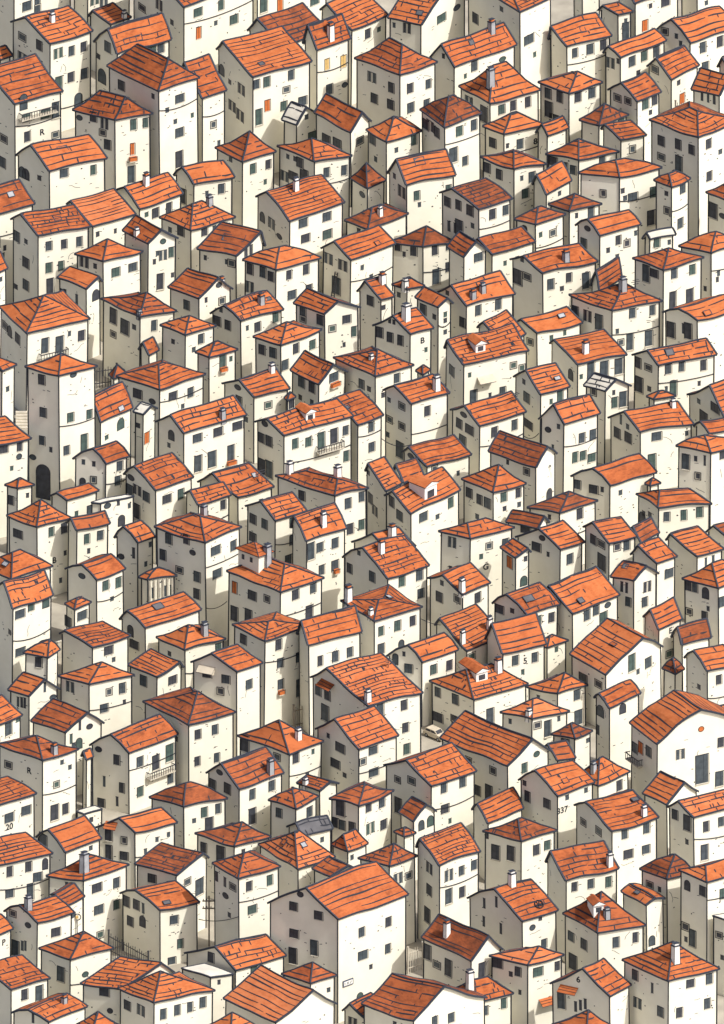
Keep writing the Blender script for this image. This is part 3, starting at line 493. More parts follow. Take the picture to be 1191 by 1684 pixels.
425 1388 490 1430 552 1408 40|HR488 1368||k468,1385 k500,1390|courtyard roof of smooth orange panels in dark frames, lower centre
545 1387 573 1400 607 1386 45|HR566 1370|s580,1410||small dark-lined hip roof right of the framed courtyard roof
541 1312 590 1325 648 1300 100|H600 1287|d560,1328 w549,1352 w563,1357 w579,1360 w606,1327 w628,1320 p609,1362 w631,1356||hip-roofed house with overhanging brown side and row of little windows, lower centre
519 1197 590 1232 656 1209 95|G550 1184|k560,1230 k552,1256 s567,1275 k614,1234 k615,1270 q595,1253 s540,1210|l42|gable with dotted shaded wall and square dark windows, directly below the big smooth roof
512 1113 607 1162 697 1138 110|G538 1098|w525,1135 w540,1143 d536,1172 w666,1160 w668,1197 w670,1232 d627,1168|Y541,1125 c575,1172,22 N640,1100,16|huge smooth striped orange roof, with a small tiled canopy on the shaded end, centre
707 1120 780 1150 870 1125 85|HR768 1102|w721,1138 w750,1150 k718,1178 q748,1182 d750,1192 d807,1178|D793,1118 c821,1104,24 h75|hip roof with a long dormer box and a chimney, right of centre
866 1128 918 1141 968 1125 85|H930 1107|s886,1147 w950,1143 d952,1180||hip-roofed house with one green window and dark doorway, right of the long dormer box roof
821 1172 874 1185 936 1168 65|HR890 1152|s838,1187 q883,1193 d900,1198 s918,1182|c845,1207,14|bright orange hip roof over a white shuttered front, just below long dormer box roof
725 1213 836 1260 907 1235 85|E878 1216|q772,1250 q812,1267 w787,1300 d805,1303 w864,1263 o884,1240||long orange slope with dashed seams over a shaded wall and white gable end
631 1259 709 1293 784 1268 95|G668 1249|q654,1282 q677,1284 d655,1325 w730,1296 w761,1286 k732,1330 s740,1350|l40|gable with swooping wall wire and two small framed attic windows, lower right of centre
657 1337 681 1352 719 1337 65|E703 1327|v694,1357 v709,1350||small brown gable with two arched green windows
648 1368 665 1377 685 1370 30|HR666 1362|||rusty cap roof beside the small brown gable
777 1330 803 1356 862 1330 45|G786 1322|||round-edged tangle of orange roof joined above the dark-banded roof
793 1367 857 1383 916 1366 75|HR868 1345|d815,1402 d840,1404 w882,1398 w900,1390 t800,1372||dark-banded brown hip roof with two tall shaded windows, lower right
853 1281 917 1308 979 1288 90|G880 1269|s863,1288 w868,1310 w900,1322 s933,1312 s964,1300 m337:925,1333|k930,1285|gable with two little green windows under the eave and scribbled mark, right of centre
943 1276 985 1292 1038 1270 52|HR992 1247|w1020,1292|c978,1268,16|low dark-planked roof with squat chimney, just right of gable with scribbled mark
977 1147 1002 1162 1054 1143 75|G985 1140|v984,1167 t983,1200 v1024,1165||small house with rounded tiled roof and arched grille, left of the round-window gable
906 1206 946 1214 975 1200 55|HR945 1188|d930,1228 s968,1217||little house with cap roof and brown side door, right side
1034 1191 1079 1222 1226 1190 100|E1152 1168|w1043,1230 f1053,1230 w1066,1236 o1152,1198 p1118,1240 D1154,1264 w1185,1220 d1183,1280|B1046,1252,26|white gable house with round orange window above big dark door, at the right edge
945 1324 1006 1368 1084 1348 85|G963 1319|q960,1352 q985,1367 w1028,1372 w1064,1362 k1034,1405 k1063,1397|c1060,1343,20 k1045,1315|gable with tiled roof and grey stone patch by its chimney, lower right
1058 1306 1098 1325 1150 1300 55|E1128 1286|||dark-striped slope wedged below round orange window gable, lower right
1098 1327 1142 1344 1240 1322 95|G1117 1316|w1112,1340 d1132,1354 s1131,1385 w1163,1360 w1188,1352 d1160,1402||long bright gable cut by right edge with staggered shaded windows, lower right
126 1336 138 1341 168 1333 34|F|s150,1348|g h34|low blank white outbuilding in the alley beside the balcony gable
133 1243 141 1250 153 1245 32|G136 1236|||tiny orange roof sliver wedged left of the balcony gable
889 1236 915 1251 946 1245 35|G899 1225|||low dark brown roof behind the gable with scribbled mark
298 1592 346 1608 384 1601 40|F|s360,1615|g|low pale flat-roofed block before the wide-overhang striped gable
229 574 246 582 263 575 36|G236 562|||small orange roof behind the canopy-roofed porch house
684 610 696 616 709 609 30|HR698 603|||tiny orange lid roof between the tall chimneyed gable and awning house
-22 90 0 97 21 92 45|G-12 80|||small orange roof corner at left edge above the loggia house
1140 702 1165 713 1230 700 42|G1150 694|||orange roof strip at right edge above the curved shed front house
1170 1172 1188 1181 1230 1170 45|G1179 1162|||small red-orange roof at right edge above the round orange window house
-62 1408 -10 1424 87 1404 105|G-64 1388|w16,1433 w47,1425 v74,1420 k62,1442 k16,1469 d50,1466|l40|cream house with rows of windows under a broad planked roof, left edge lower part
76 1439 138 1448 213 1423 115|HR140 1409|s110,1455 k160,1460 w192,1452 k163,1496 w192,1488 q165,1537|c139,1432,34|tall hip-roofed house with thin grey chimney and four big windows, lower left
84 1471 108 1489 140 1473 65|G91 1470|s122,1505||small lean-to roof attached before the tall thin-chimney house, lower left
5 1500 60 1518 121 1503 80|G30 1489|q20,1503 o45,1522 t36,1556 t41,1556 k91,1533 d25,1560|c45,1494,22|curved gable with pale eave band and one wide dark window, lower left
-52 1528 -15 1541 21 1528 60|G-36 1518|mP:5,1550||orange roof corner with round-cornered window at left edge near the bottom
63 1561 115 1578 187 1558 70|H137 1532|d100,1602 o140,1602||plain wide orange hip roof over a shaded porch, lower left
-40 1598 18 1628 83 1610 60|G-28 1588|w41,1636 d65,1633||orange gable with two narrow windows near the bottom left corner
18 1665 80 1681 144 1655 50|G46 1659|t54,1675|c105,1650,14|round-fronted gable with slit window at the bottom edge, left
132 1616 200 1628 292 1602 80|E266 1585|k172,1631 o181,1662||large blank-walled house with thick-lined orange roof near the bottom left
193 1623 252 1652 353 1627 75|H263 1596|w209,1654 p231,1662 w268,1668 w291,1661 w312,1656 w333,1648||hip-roofed house with six windows in one row at the bottom left
122 1687 150 1702 200 1686 60|H162 1662|||little ridged roof cropped by the bottom edge, left
198 1468 263 1497 329 1484 110|G223 1463|w208,1482 w225,1488 t236,1494 w215,1515 v235,1515 k287,1513 w297,1552 d283,1580|k275,1485 h95|gable with marked orange roof beside the curved balustrade, lower left
221 1423 290 1440 343 1411 65|E334 1404|k250,1445 d328,1458 q308,1450||flat brown roof over a shaded house with scribbled openings, lower left
350 1421 393 1446 463 1425 110|HR417 1404|t355,1440 t371,1451 q384,1459 s378,1505 o372,1473 w411,1458 w445,1448 k416,1496|l40|tall hip-roofed house with brown left roof slope and two slit windows, lower centre left
514 1428 545 1442 586 1427 45|E574 1423|||plain orange slope wedged behind the biggest front house
440 1487 556 1513 672 1470 150|G503 1459|o494,1471 k483,1491 k524,1506 k484,1536 d517,1559 d482,1572 w595,1533 k597,1571 w639,1516 w638,1560 v592,1640 s610,1590|Z571,1621|biggest front house with broad tiled roof, blue wall sign and arched door
303 1569 387 1595 471 1572 65|G353 1559|w347,1575 d418,1600||gable with wide overhang and striped orange roof near the bottom, left of biggest front house
366 1642 452 1681 553 1652 60|E514 1629|||wide dark-seamed orange roof with smooth triangular end at the bottom centre
462 1601 510 1618 554 1605 60|H514 1584|s540,1628||small brown hip roof against the shaded wall of the biggest front house
330 1690 380 1703 421 1687 60|H382 1666|||small roof with ornamented top cropped by the bottom edge, left of centre
563 1663 605 1677 640 1661 40|G575 1650|p580,1682||low orange strip roof at the bottom edge below the blue wall sign
590 1412 642 1425 688 1409 85|H650 1389|p605,1433 p618,1437 p656,1445 q673,1440||brown hip-roofed house with row of narrow dark bars on shaded wall, lower centre right
684 1393 722 1424 790 1399 95|G690 1378|p706,1428 w706,1464 d703,1505 p738,1440 w759,1432 w781,1422 d738,1474 w760,1467|l38|tall gable with five green windows on lit wall, lower centre right
770 1475 860 1514 920 1496 85|G815 1462|t798,1485 t818,1483 t797,1515 t825,1527 o877,1525 w896,1552 s890,1510|c844,1458,28 O888,1488|gable with wheel ornament on its roof and slit windows, lower right
692 1543 774 1580 826 1560 70|E803 1540|d702,1566 q718,1587 d737,1592 d792,1596|c734,1538,26|brownish patched roof with big white chimney, facing left, bottom centre right
804 1573 868 1588 928 1572 110|H886 1556|k816,1584 w852,1598 s840,1602 k885,1598 w918,1588 s855,1632|Y900,1645|house with smooth orange hip roof and red awning low on its wall, bottom right
595 1652 681 1679 802 1640 50|E732 1626|w716,1680 w743,1674 s650,1684||long brown-seamed roof with white gable front at the bottom centre
735 1631 763 1650 845 1634 75|HR778 1610|w772,1670 w798,1662 w829,1650|c773,1626,34|orange roof with a tall white chimney and three windows at the bottom, right of centre
897 1420 930 1446 1018 1428 85|G905 1401|w945,1458 w972,1453 w1001,1450|c1003,1422,22|tiled gable with three green windows and a corner chimney, lower right
1023 1464 1064 1489 1096 1479 75|E1079 1478|v1073,1547|k1050,1468|white round-shouldered gable with dark arch at its foot, lower right
1053 1428 1098 1446 1142 1432 100|H1112 1405|q1070,1455 s1086,1463||brown hip roof behind the white round-shouldered gable, lower right
1115 1433 1162 1452 1240 1430 125|HR1160 1423|v1130,1456 w1156,1466 q1122,1522 d1139,1543 w1188,1470 s1128,1545|l30|hip-roofed tall house with arched attic window at the right edge, lower right
1172 1508 1212 1520 1260 1508 70|F|q1183,1538 s1188,1575|g|flat-topped grey house at the right edge near the bottom
926 1502 983 1534 1063 1521 80|H990 1467|w940,1540 w961,1553 d943,1582 w1014,1550 w1046,1542|D985,1500 c999,1510,18|hip-roofed house with a grey box skylight on dark orange roof, lower right
1022 1580 1098 1613 1183 1594 110|H1106 1549|w1044,1604 t1072,1625 p1048,1650 w1086,1664 k1135,1617 w1166,1609 w1117,1665 w1163,1650|c1110,1582,34|big hip-roofed house with a tall white chimney at the bottom right corner
906 1617 1005 1640 1040 1622 65|G960 1594|m6:953,1611 d925,1645 t948,1655 t956,1653 t964,1651|Y938,1626|gable with a ringed attic vent and small orange porch roof, bottom right
908 1684 965 1702 1005 1687 50|H968 1662|||striped orange roof cropped by the bottom edge, right
'''
# ------------------------------------------------------------------ the houses
HOUSES = []
for line in SPEC.strip().split('\n'):
    a, roof, wins, ext, label = line.split('|')
    n = [float(q) for q in a.split()]
    HOUSES.append(dict(L=n[0:2], C=n[2:4], R=n[4:6], H=n[6] + 55, bias=(30 if 'taller than all' in label else 90 if 'big arched doorway' in label else 0), roof=roof.split(), wins=wins.split(), ext=ext.split(), label=label.strip()))

for h in HOUSES:
    for e in list(h['ext']):
        if e[0] == 'h' and e[1:].isdigit(): h['H'] = float(e[1:]); h['ext'].remove(e)

def outline_range(poly, x):
    ys = []
    for a in range(len(poly)):
        (x0, y0), (x1, y1) = poly[a], poly[(a + 1) % len(poly)]
        if x0 != x1 and min(x0, x1) <= x <= max(x0, x1):
            ys.append(y0 + (y1 - y0) * (x - x0) / (x1 - x0))
    return (min(ys), max(ys)) if ys else None

# the foot of every house: in front of what it hides, behind what hides it
HOUSES.sort(key=lambda h: -(h['C'][1] + h.get('bias', 0)))
done = []
for h in HOUSES:
    L, C, R = h['L'], h['C'], h['R']
    # pull weird angles into shape: no eave line may run towards the viewer
    L[1] = min(L[1], C[1] - 0.12 * (C[0] - L[0])); R[1] = min(R[1], C[1] - 0.10 * (R[0] - C[0]))
    L[1] = max(L[1], C[1] - 0.95 * (C[0] - L[0])); R[1] = max(R[1], C[1] - 0.8 * (R[0] - C[0]))
    B = [L[0] + R[0] - C[0], L[1] + R[1] - C[1]]
    h['poly'] = [L, C, R, B]
    lim = 1e9
    for g in done:
        x0 = max(L[0], g['L'][0]); x1 = min(R[0], g['R'][0])
        if x1 - x0 < 1: continue
        for i in range(13):
            x = x0 + (x1 - x0) * i / 12
            p, q = outline_range(h['poly'], x), outline_range(g['poly'], x)
            if p and q: lim = min(lim, q[0] + g['Hf'] - p[1] - 2.5)
    h['Hf'] = min(h['H'], lim)
    if h['Hf'] < h['H'] - 75 or h['Hf'] < 14:
        print('LOW', round(h['Hf']), h['H'] - 55, h['label'])
    h['Hf'] = max(h['Hf'], 12)
    done.append(h)

def house(h):
    rnd = random.Random(h['label'])
    L, C, R = h['L'], h['C'], h['R']
    dr, dl = (R[0] - C[0], R[1] - C[1]), (L[0] - C[0], L[1] - C[1])
    Hm = h['Hf'] * K / CE
    base = ground_pt(C[0], C[1] + h['Hf'])
    er = Vector((dr[0] * K, -dr[1] * K / SE, 0)); el = Vector((dl[0] * K, -dl[1] * K / SE, 0))
    lr, ll = er.length, el.length
    ur, ul = er / lr, el / ll
    PZ = K / CE
    def P(s, t, z):              # z in survey units above the eave
        return er * s + el * t + Vector((0, 0, Hm + z * PZ))
    nm, cat = 'house', 'house'
    lab = h['label']
    for word, name in (('tower house', 'tower_house'), ('pavilion', 'pavilion'), ('kiosk', 'kiosk'), ('turret', 'stair_turret') if 'stair turret' in lab else ('tower house', 'tower_house'), ('shed with', 'shed')):
        if word in lab: nm, cat = name, name.replace('_', ' '); break
    root = empty(nm, base)
    root.rotation_euler = (rnd.uniform(-.010, .010), rnd.uniform(-.012, .012), 0)
    tag(root, lab, cat, 'houses of the packed old town')
    # ---- roof surface: facets of (s, t, z); the first edge of a facet is its eave
    rt = h['roof']; typ = rt[0].rstrip('0123456789-.') if rt[0] != 'F' else 'F'
    apex = None
    if typ != 'F':
        px = float(rt[0][len(typ):]) if rt[0][len(typ):] else 0
        py = float(rt[1]); apex = (px, py)
    ridges = []
    cl = lambda v, a, b: max(a, min(b, v))
    sag = 0
    if typ == 'G':
        f = cl((px - C[0]) / dl[0], .4, .86)
        z = cl(C[1] + f * dl[1] - py, 7, 46)
        F = [[(0, 0, 0), (1, 0, 0), (1, f, z), (0, f, z)], [(1, 1, 0), (0, 1, 0), (0, f, z), (1, f, z)]]
        ridges = [((0, f, z), (1, f, z))]
    elif typ == 'E':
        f = cl((px - C[0]) / dr[0], .35, .86)
        z = cl(C[1] + f * dr[1] - py, 7, 46)
        F = [[(0, 1, 0), (0, 0, 0), (f, 0, z), (f, 1, z)], [(1, 0, 0), (1, 1, 0), (f, 1, z), (f, 0, z)]]
        ridges = [((f, 0, z), (f, 1, z))]
    elif typ in ('H', 'HR', 'HL'):
        if typ == 'H':
            a = (px - C[0] - .5 * dr[0] - .5 * dl[0]) / (dr[0] ** 2 + dl[0] ** 2)
            s = cl(.5 + a * dr[0], .25, .75); t = cl(.5 + a * dl[0], .25, .75)
            P1 = P2 = (s, t)
        elif typ == 'HR':
            s = cl((px - C[0] - .5 * dl[0]) / dr[0], .2, .45); P1, P2 = (s, .5), (1 - s, .5)
        else:
            t = cl((px - C[0] - .5 * dr[0]) / dl[0], .2, .45); P1, P2 = (.5, t), (.5, 1 - t)
        z = cl(C[1] + P1[0] * dr[1] + P1[1] * dl[1] - py, 8, 46)
        A, Bq = (*P1, z), (*P2, z)
        c0, c1, c2, c3 = (0, 0, 0), (1, 0, 0), (1, 1, 0), (0, 1, 0)
        if typ == 'H': F = [[c0, c1, A], [c1, c2, A], [c2, c3, A], [c3, c0, A]]
        elif typ == 'HR': F = [[c0, c1, Bq, A], [c1, c2, Bq], [c2, c3, A, Bq], [c3, c0, A]]; 
        else: F = [[c0, c1, A], [c1, c2, Bq, A], [c2, c3, Bq], [c3, c0, A, Bq]]
        if typ == 'HL': ridges = [(c0, A), (c1, A), (c2, Bq), (c3, Bq), (A, Bq)]
        elif typ == 'HR': ridges = [(c0, A), (c3, A), (c1, Bq), (c2, Bq), (A, Bq)]
        else: ridges = [(c0, A), (c1, A), (c2, A), (c3, A)]
    else:
        z = 0
        F = [[(0, 0, 0), (1, 0, 0), (1, 1, 0), (0, 1, 0)]]
    # swept profile: the lower part of each slope is flatter (or steeper) than the upper part
    fl = 0.0
    if typ in ('H', 'HR', 'HL') and z > 10: fl = rnd.uniform(.06, .24)
    elif typ in 'GE' and typ != 'F' and z > 10: fl = rnd.choice([0, 0, -.12, -.2, .08, .14])
    if 'rounded' in lab or 'curved' in lab or 'curling' in lab or 'round-' in lab or 'round orange window above' in lab: fl = -.3
    GR = []
    if abs(fl) > .01:
        F2 = []
        r2 = []
        for fc in F:
            a_, b_ = fc[0], fc[1]
            up_b, up_a = fc[2], fc[-1]
            mz = lambda p, q: (p[0] + (q[0] - p[0]) * .45, p[1] + (q[1] - p[1]) * .45, q[2] * .45 * (1 - fl))
            mb_, ma_ = mz(b_, up_b), mz(a_, up_a)
            lo_ = [a_, b_, mb_, ma_]; hi_ = [ma_, mb_] + ([up_b] if len(fc) == 3 else [up_b, up_a])
            F2 += [lo_, hi_]; GR.append([lo_, hi_])
        for p_, q_ in ridges:
            if p_[2] == 0 and typ in ('H', 'HR', 'HL'):
                m_ = (p_[0] + (q_[0] - p_[0]) * .45, p_[1] + (q_[1] - p_[1]) * .45, q_[2] * .45 * (1 - fl))
                r2 += [(p_, m_), (m_, q_)]
            else: r2.append((p_, q_))
        F, ridges = F2, r2
    else: GR = [[fc] for fc in F]
    def zplane(fc, s, t):
            a, b, c = fc[0], fc[1], fc[-1]
            u = (b[0] - a[0], b[1] - a[1], b[2] - a[2]); v = (c[0] - a[0], c[1] - a[1], c[2] - a[2])
            n = (u[1] * v[2] - u[2] * v[1], u[2] * v[0] - u[0] * v[2], u[0] * v[1] - u[1] * v[0])
            if abs(n[2]) < 1e-6: return None
            return a[2] - (n[0] * (s - a[0]) + n[1] * (t - a[1])) / n[2]
    def zroof(s, t):
        best = 1e9
        for g_ in GR:
            zs = [q_ for q_ in (zplane(fc, s, t) for fc in g_) if q_ is not None]
            if zs: best = min(best, max(zs) if fl > 0 else min(zs))
        return best
    def zroof_old(s, t):
        best = 1e9
        for fc in F:
            a, b, c = fc[0], fc[1], fc[-1]
            # plane through a, b, c in (s, t, z)
            u = (b[0] - a[0], b[1] - a[1], b[2] - a[2]); v = (c[0] - a[0], c[1] - a[1], c[2] - a[2])
            n = (u[1] * v[2] - u[2] * v[1], u[2] * v[0] - u[0] * v[2], u[0] * v[1] - u[1] * v[0])
            if abs(n[2]) < 1e-6: continue
            best = min(best, a[2] - (n[0] * (s - a[0]) + n[1] * (t - a[1])) / n[2])
        return best
    seed = rnd.uniform(0, 900); amp = rnd.uniform(.28, .56)
    grey = 'g' in h['ext'] or 'dg' in h['ext']
    rk = ('darkroof' if 'dg' in h['ext'] else 'greyroof') if grey else 'roof'
    if rk == 'roof':
        if any(w_ in lab for w_ in ('brown', 'rusty', 'cracked', 'canopy over', 'dark orange')): rk = 'roofbrown'
        elif any(w_ in lab for w_ in ('bright', 'smooth', 'courtyard')): rk = 'roofbright'
        else: rk = rnd.choice(['roof', 'roof', 'roof', 'roofdeep'])
    # ---- walls
    i_s, i_t = 0.26 / lr, 0.26 / ll
    if typ == 'F': i_s = i_t = 0.02
    s0, s1, t0, t1 = i_s, 1 - i_s, i_t, 1 - i_t
    wall = MB()
    def top(s, t): return P(s, t, zroof(s, t) - 1.2)
    def side(pts):               # pts: (s, t) along the wall, outward to the right hand when walking
        tops = [top(s, t) for s, t in pts]
        lo = [Vector((P(pts[0][0], pts[0][1], 0).x, P(pts[0][0], pts[0][1], 0).y, 0)), Vector((P(*pts[-1], 0).x, P(*pts[-1], 0).y, 0))]
        wall.face([lo[0], lo[1]] + tops[::-1], 'wall')
    def brk(a, b):
        pts = [a]
        for k in range(1, 24):
            q = (a[0] + (b[0] - a[0]) * k / 24, a[1] + (b[1] - a[1]) * k / 24)
            pts.append(q)
        pts.append(b)
        # keep only points where the roof line bends
        out = [pts[0]]
        for k in range(1, len(pts) - 1):
            z0, z1, z2 = (zroof(*pts[k + d]) for d in (-1, 0, 1))
            out.append(pts[k])
        out.append(pts[-1]); return out
    cs = [(s0, t0), (s1, t0), (s1, t1), (s0, t1)]
    for a in range(4): side(brk(cs[a], cs[(a + 1) % 4]))
    # drawn ink outlines: thin dark strips added along the wall corners
    for (s, t) in ((s0, t0), (s1, t0), (s0, t1)):
        p = P(s, t, 0); hz = top(s, t).z - 0.1
        wall.box((p.x - .095, p.y - .095, 0), (.19, 0, 0), (0, .19, 0), (0, 0, hz), 'ink')
    nrm_r = Vector((ur.y, -ur.x, 0)); nrm_l = Vector((-ul.y, ul.x, 0))
    if nrm_r.y > 0: nrm_r = -nrm_r
    if nrm_l.x > 0: nrm_l = -nrm_l
    o_r, o_l = er * s0 + el * t0, er * s0 + el * t0
    # which wall a survey point lies on, and where
    cx = C[0] + s0 * dr[0] + t0 * dl[0]
    def on_wall(x, y):
        if x >= cx:
            s = (x - C[0] - t0 * dl[0]) / dr[0]; s = cl(s, s0 + .02, s1 - .02)
            yy = C[1] + s * dr[1] + t0 * dl[1]
            return 'r', er * s + el * t0, Hm - (y - yy) * PZ
        t = (x - C[0] - s0 * dr[0]) / dl[0]; t = cl(t, t0 + .02, t1 - .02)
        yy = C[1] + s0 * dr[1] + t * dl[1]
        return 'l', er * s0 + el * t, Hm - (y - yy) * PZ
    def axes(sd):
        if sd == 'r': return ur, -nrm_r, lr / (dr[0] * K)
        return -ul, -nrm_l, ll / (-dl[0] * K)
    # flecks: chipped plaster and putlog holes
    for sd, ln, cnt in (('r', lr, int(rnd.uniform(.8, 1.9) * lr * 1.1)), ('l', ll, int(rnd.uniform(.5, 1.4) * ll))):
        u, yin, k = axes(sd)
        for _ in range(min(cnt, 15)):
            q = rnd.uniform(.1, .9)
            o = (er * (s0 + (s1 - s0) * q) + el * t0) if sd == 'r' else (er * s0 + el * (t0 + (t1 - t0) * q))
            zz = Hm - rnd.uniform(.8, min(Hm - .5, 9) if Hm > 2 else 1)
            w_, h_ = rnd.choice([(.55, .1), (.4, .12), (.3, .2), (.2, .16), (.7, .07)])
            w_ *= rnd.uniform(.6, 1.1); tl = rnd.uniform(-.12, .2)
            if zz < .3: continue
            a = o - yin * .012 + Vector((0, 0, zz))
            up = Vector((0, 0, 1))
            wall.face([a, a + u * w_ + up * tl * w_, a + u * w_ * .9 + up * (h_ + tl * w_), a + u * w_ * .15 + up * h_ * 1.1], 'ink')
    # ---- hairline cracks in the plaster
    for sd, n_cr in (('r', rnd.choice([0, 1, 1, 2])), ('l', rnd.choice([0, 0, 1]))):
        u, yin, k = axes(sd)
        for _ in range(n_cr):
            q = rnd.uniform(.12, .85)
            o = (er * (s0 + (s1 - s0) * q) + el * t0) if sd == 'r' else (er * s0 + el * (t0 + (t1 - t0) * q))
            a = o - yin * .01 + Vector((0, 0, Hm - rnd.uniform(1.2, 6.5)))
            if a.z < 1.5: continue
            ang = rnd.choice([rnd.uniform(-.4, .4), rnd.uniform(1.2, 1.9)])
            for _s in range(rnd.randint(2, 4)):
                b_ = a + u * .5 * math.cos(ang) + Vector((0, 0, .5 * math.sin(ang)))
                if (b_ - er * s0 - el * t0).dot(ur if sd == 'r' else ul) < .1 or (b_ - er * s0 - el * t0).dot(ur if sd == 'r' else ul) > ((s1 - s0) * lr if sd == 'r' else (t1 - t0) * ll) - .1: break
                if b_.z > Hm - .6: break
                pn_ = (b_ - a).normalized().cross(yin) * .035
                wall.face([a - pn_, b_ - pn_, b_ + pn_, a + pn_], 'ink')
                a = b_; ang += rnd.uniform(-.7, .7)
    if not any(e[0] == 'l' and e[1:].isdigit() for e in h['ext']) and rnd.random() < .12 and dr[0] > 40:
        h['ext'].append('l%d' % rnd.randint(28, 46))
    # ---- stringcourse lines
    for e in h['ext']:
        if e[0] == 'l' and e[1:].isdigit():
            v = float(e[1:]) * PZ; n = 9; sg = rnd.uniform(.15, .6)
            if v < Hm - .5:
                pts = []
                for i in range(n + 1):
                    q = i / n
                    pts.append(er * (s0 + (s1 - s0) * q) + el * t0 + nrm_r * .05 + Vector((0, 0, Hm - v - sg * 4 * q * (1 - q))))
                wire = MB()
                for i in range(n): wire.bar(pts[i], pts[i + 1], .11, 'ink')
                wire.build('wall_cable', root)
    wall.age(seed, amp, 1e9); wall.build('wall', root)
    # ---- roof slab
    rf = MB(); th = 0.26
    wp = {}
    lift = Vector((0, 0, 0.06))
    for fc in F:
        tp = [P(*q) + lift for q in fc]
        bt = [p - Vector((0, 0, th)) for p in tp]
        n_ = (tp[1] - tp[0]).cross(tp[-1] - tp[0])
        if n_.z < 0: tp.reverse(); bt.reverse()
        rf.face(tp, rk); rf.face(bt[::-1], 'soffit')
    edges = {}
    for fc in F:
        for a in range(len(fc)):
            p, q = fc[a], fc[(a + 1) % len(fc)]
            edges.setdefault(tuple(sorted((p, q))), []).append((p, q))
    for kx, lst in edges.items():
        if len(lst) == 1:
            p, q = P(*lst[0][0]) + lift, P(*lst[0][1]) + lift
            d = Vector((0, 0, th))
            rf.face([p - d, q - d, q, p], 'fascia')
    # ---- joints between the tile courses
    style = rnd.random()
    sp0 = rnd.uniform(.66, .96)
    tick_p = rnd.choice([.12, .3, .5, .8])
    if typ != 'F' :
        for fc in F:
            w3 = [P(*q) + lift for q in fc]
            o = w3[0]; u = (w3[1] - w3[0]).normalized(); n_ = u.cross((w3[-1] - w3[0])).normalized()
            if n_.z < 0: n_ = -n_
            v = n_.cross(u)
            if v.z < 0: v = -v
            c2 = [((p - o).dot(u), (p - o).dot(v)) for p in w3]
            vmax = max(p[1] for p in c2)
            if n_.dot(Vector((0, -CE, SE))) < 0.03: continue      # slopes that face away from the town's front
            def span(vv):
                xs = []
                for a in range(len(c2)):
                    (x0, y0), (x1, y1) = c2[a], c2[(a + 1) % len(c2)]
                    if y0 != y1 and min(y0, y1) <= vv <= max(y0, y1): xs.append(x0 + (x1 - x0) * (vv - y0) / (y1 - y0))
                return (min(xs), max(xs)) if len(xs) >= 2 else None
            rows = []; vv = sp0 * rnd.uniform(.7, 1.0)
            while vv < vmax - .15:
                rows.append(vv); vv += sp0 * rnd.uniform(.8, 1.25)
            def pt(x, y): return o + u * x + v * y + n_ * 0.02
            def stroke(pl, w0, wn):
                """ribbon along pl: list of (x, y), offset in direction wn"""
                m_ = len(pl)
                for i in range(m_ - 1):
                    wa = w0 * (0.45 + 0.55 * math.sin(math.pi * min(1, (i + .35) / m_ * 1.1)))
                    wb = w0 * (0.45 + 0.55 * math.sin(math.pi * min(1, (i + 1.35) / m_ * 1.1)))
                    (xa, ya), (xb, yb) = pl[i], pl[i + 1]
                    if wn == 'v': q = [pt(xa, ya - wa / 2), pt(xb, yb - wb / 2), pt(xb, yb + wb / 2), pt(xa, ya + wa / 2)]
                    else: q = [pt(xa - wa / 2, ya), pt(xa + wa / 2, ya), pt(xb + wb / 2, yb), pt(xb - wb / 2, yb)]
                    if (q[1] - q[0]).cross(q[2] - q[0]).dot(n_) < 0: q.reverse()
                    rf.face(q, 'ink')
            prev = 0
            for vv in rows + [vmax]:
                sp = span(min(vv, vmax - .02))
                if vv < vmax and sp and sp[1] - sp[0] > .5:
                    a, b = sp[0] + .05, sp[1] - .05
                    cuts = [a]
                    x = a
                    while rnd.random() < .45 and x < b - 1.5:
                        x += rnd.uniform(.35, .8) * (b - a)
                        if x < b - .4: cuts.append(x)
                    cuts.append(b)
                    for ci in range(len(cuts) - 1):
                        xa, xb = cuts[ci], cuts[ci + 1] - rnd.choice([0, .12, .5])
                        if rnd.random() < .08: continue
                        k_ = max(3, int((xb - xa) / .9)); ph = rnd.uniform(0, 6); am = rnd.uniform(.01, .05)
                        drift = rnd.uniform(-.06, .06)
                        pl = [(xa + (xb - xa) * i / k_, vv + am * math.sin(ph + 5 * i / k_) + drift * i / k_) for i in range(k_ + 1)]
                        stroke(pl, rnd.uniform(.17, .29), 'v')
                s_lo = span(max(prev, .02))
                if sp and s_lo:
                    a, b = max(sp[0], s_lo[0]) + .2, min(sp[1], s_lo[1]) - .2
                    nt_ = int(max(0, b - a) / 1.9 * tick_p + rnd.random() * tick_p * 1.3)
                    for _ in range(nt_):
                        x = rnd.uniform(a, b) if b > a else a
                        y0, y1 = prev + .03, vv - .03
                        if rnd.random() < .25: y0 += (y1 - y0) * rnd.uniform(.2, .5)
                        sl = rnd.uniform(-.12, .12)
                        if b > a: stroke([(x, y0), (x + sl / 2, (y0 + y1) / 2), (x + sl, y1)], rnd.uniform(.17, .26), 'u')
                prev = vv
    rf.age(seed, amp); roof = rf.build('roof', root)
    if ridges:
        cap = MB()
        for p, q in ridges:
            a, b = P(*p) + lift, P(*q) + lift
            cap.bar(a + Vector((0, 0, .02)), b + Vector((0, 0, .02)), .20, 'fascia')
        cap.age(seed, amp); cap.build('ridge_cap', roof)
    # dark verge boards along the open edges of the roof
    vb = MB()
    for kx, lst in edges.items():
        if len(lst) == 1:
            a, b = P(*lst[0][0]) + lift, P(*lst[0][1]) + lift
            vb.bar(a + Vector((0, 0, -.06)), b + Vector((0, 0, -.06)), .27 if a.z != b.z else .2, 'fascia')
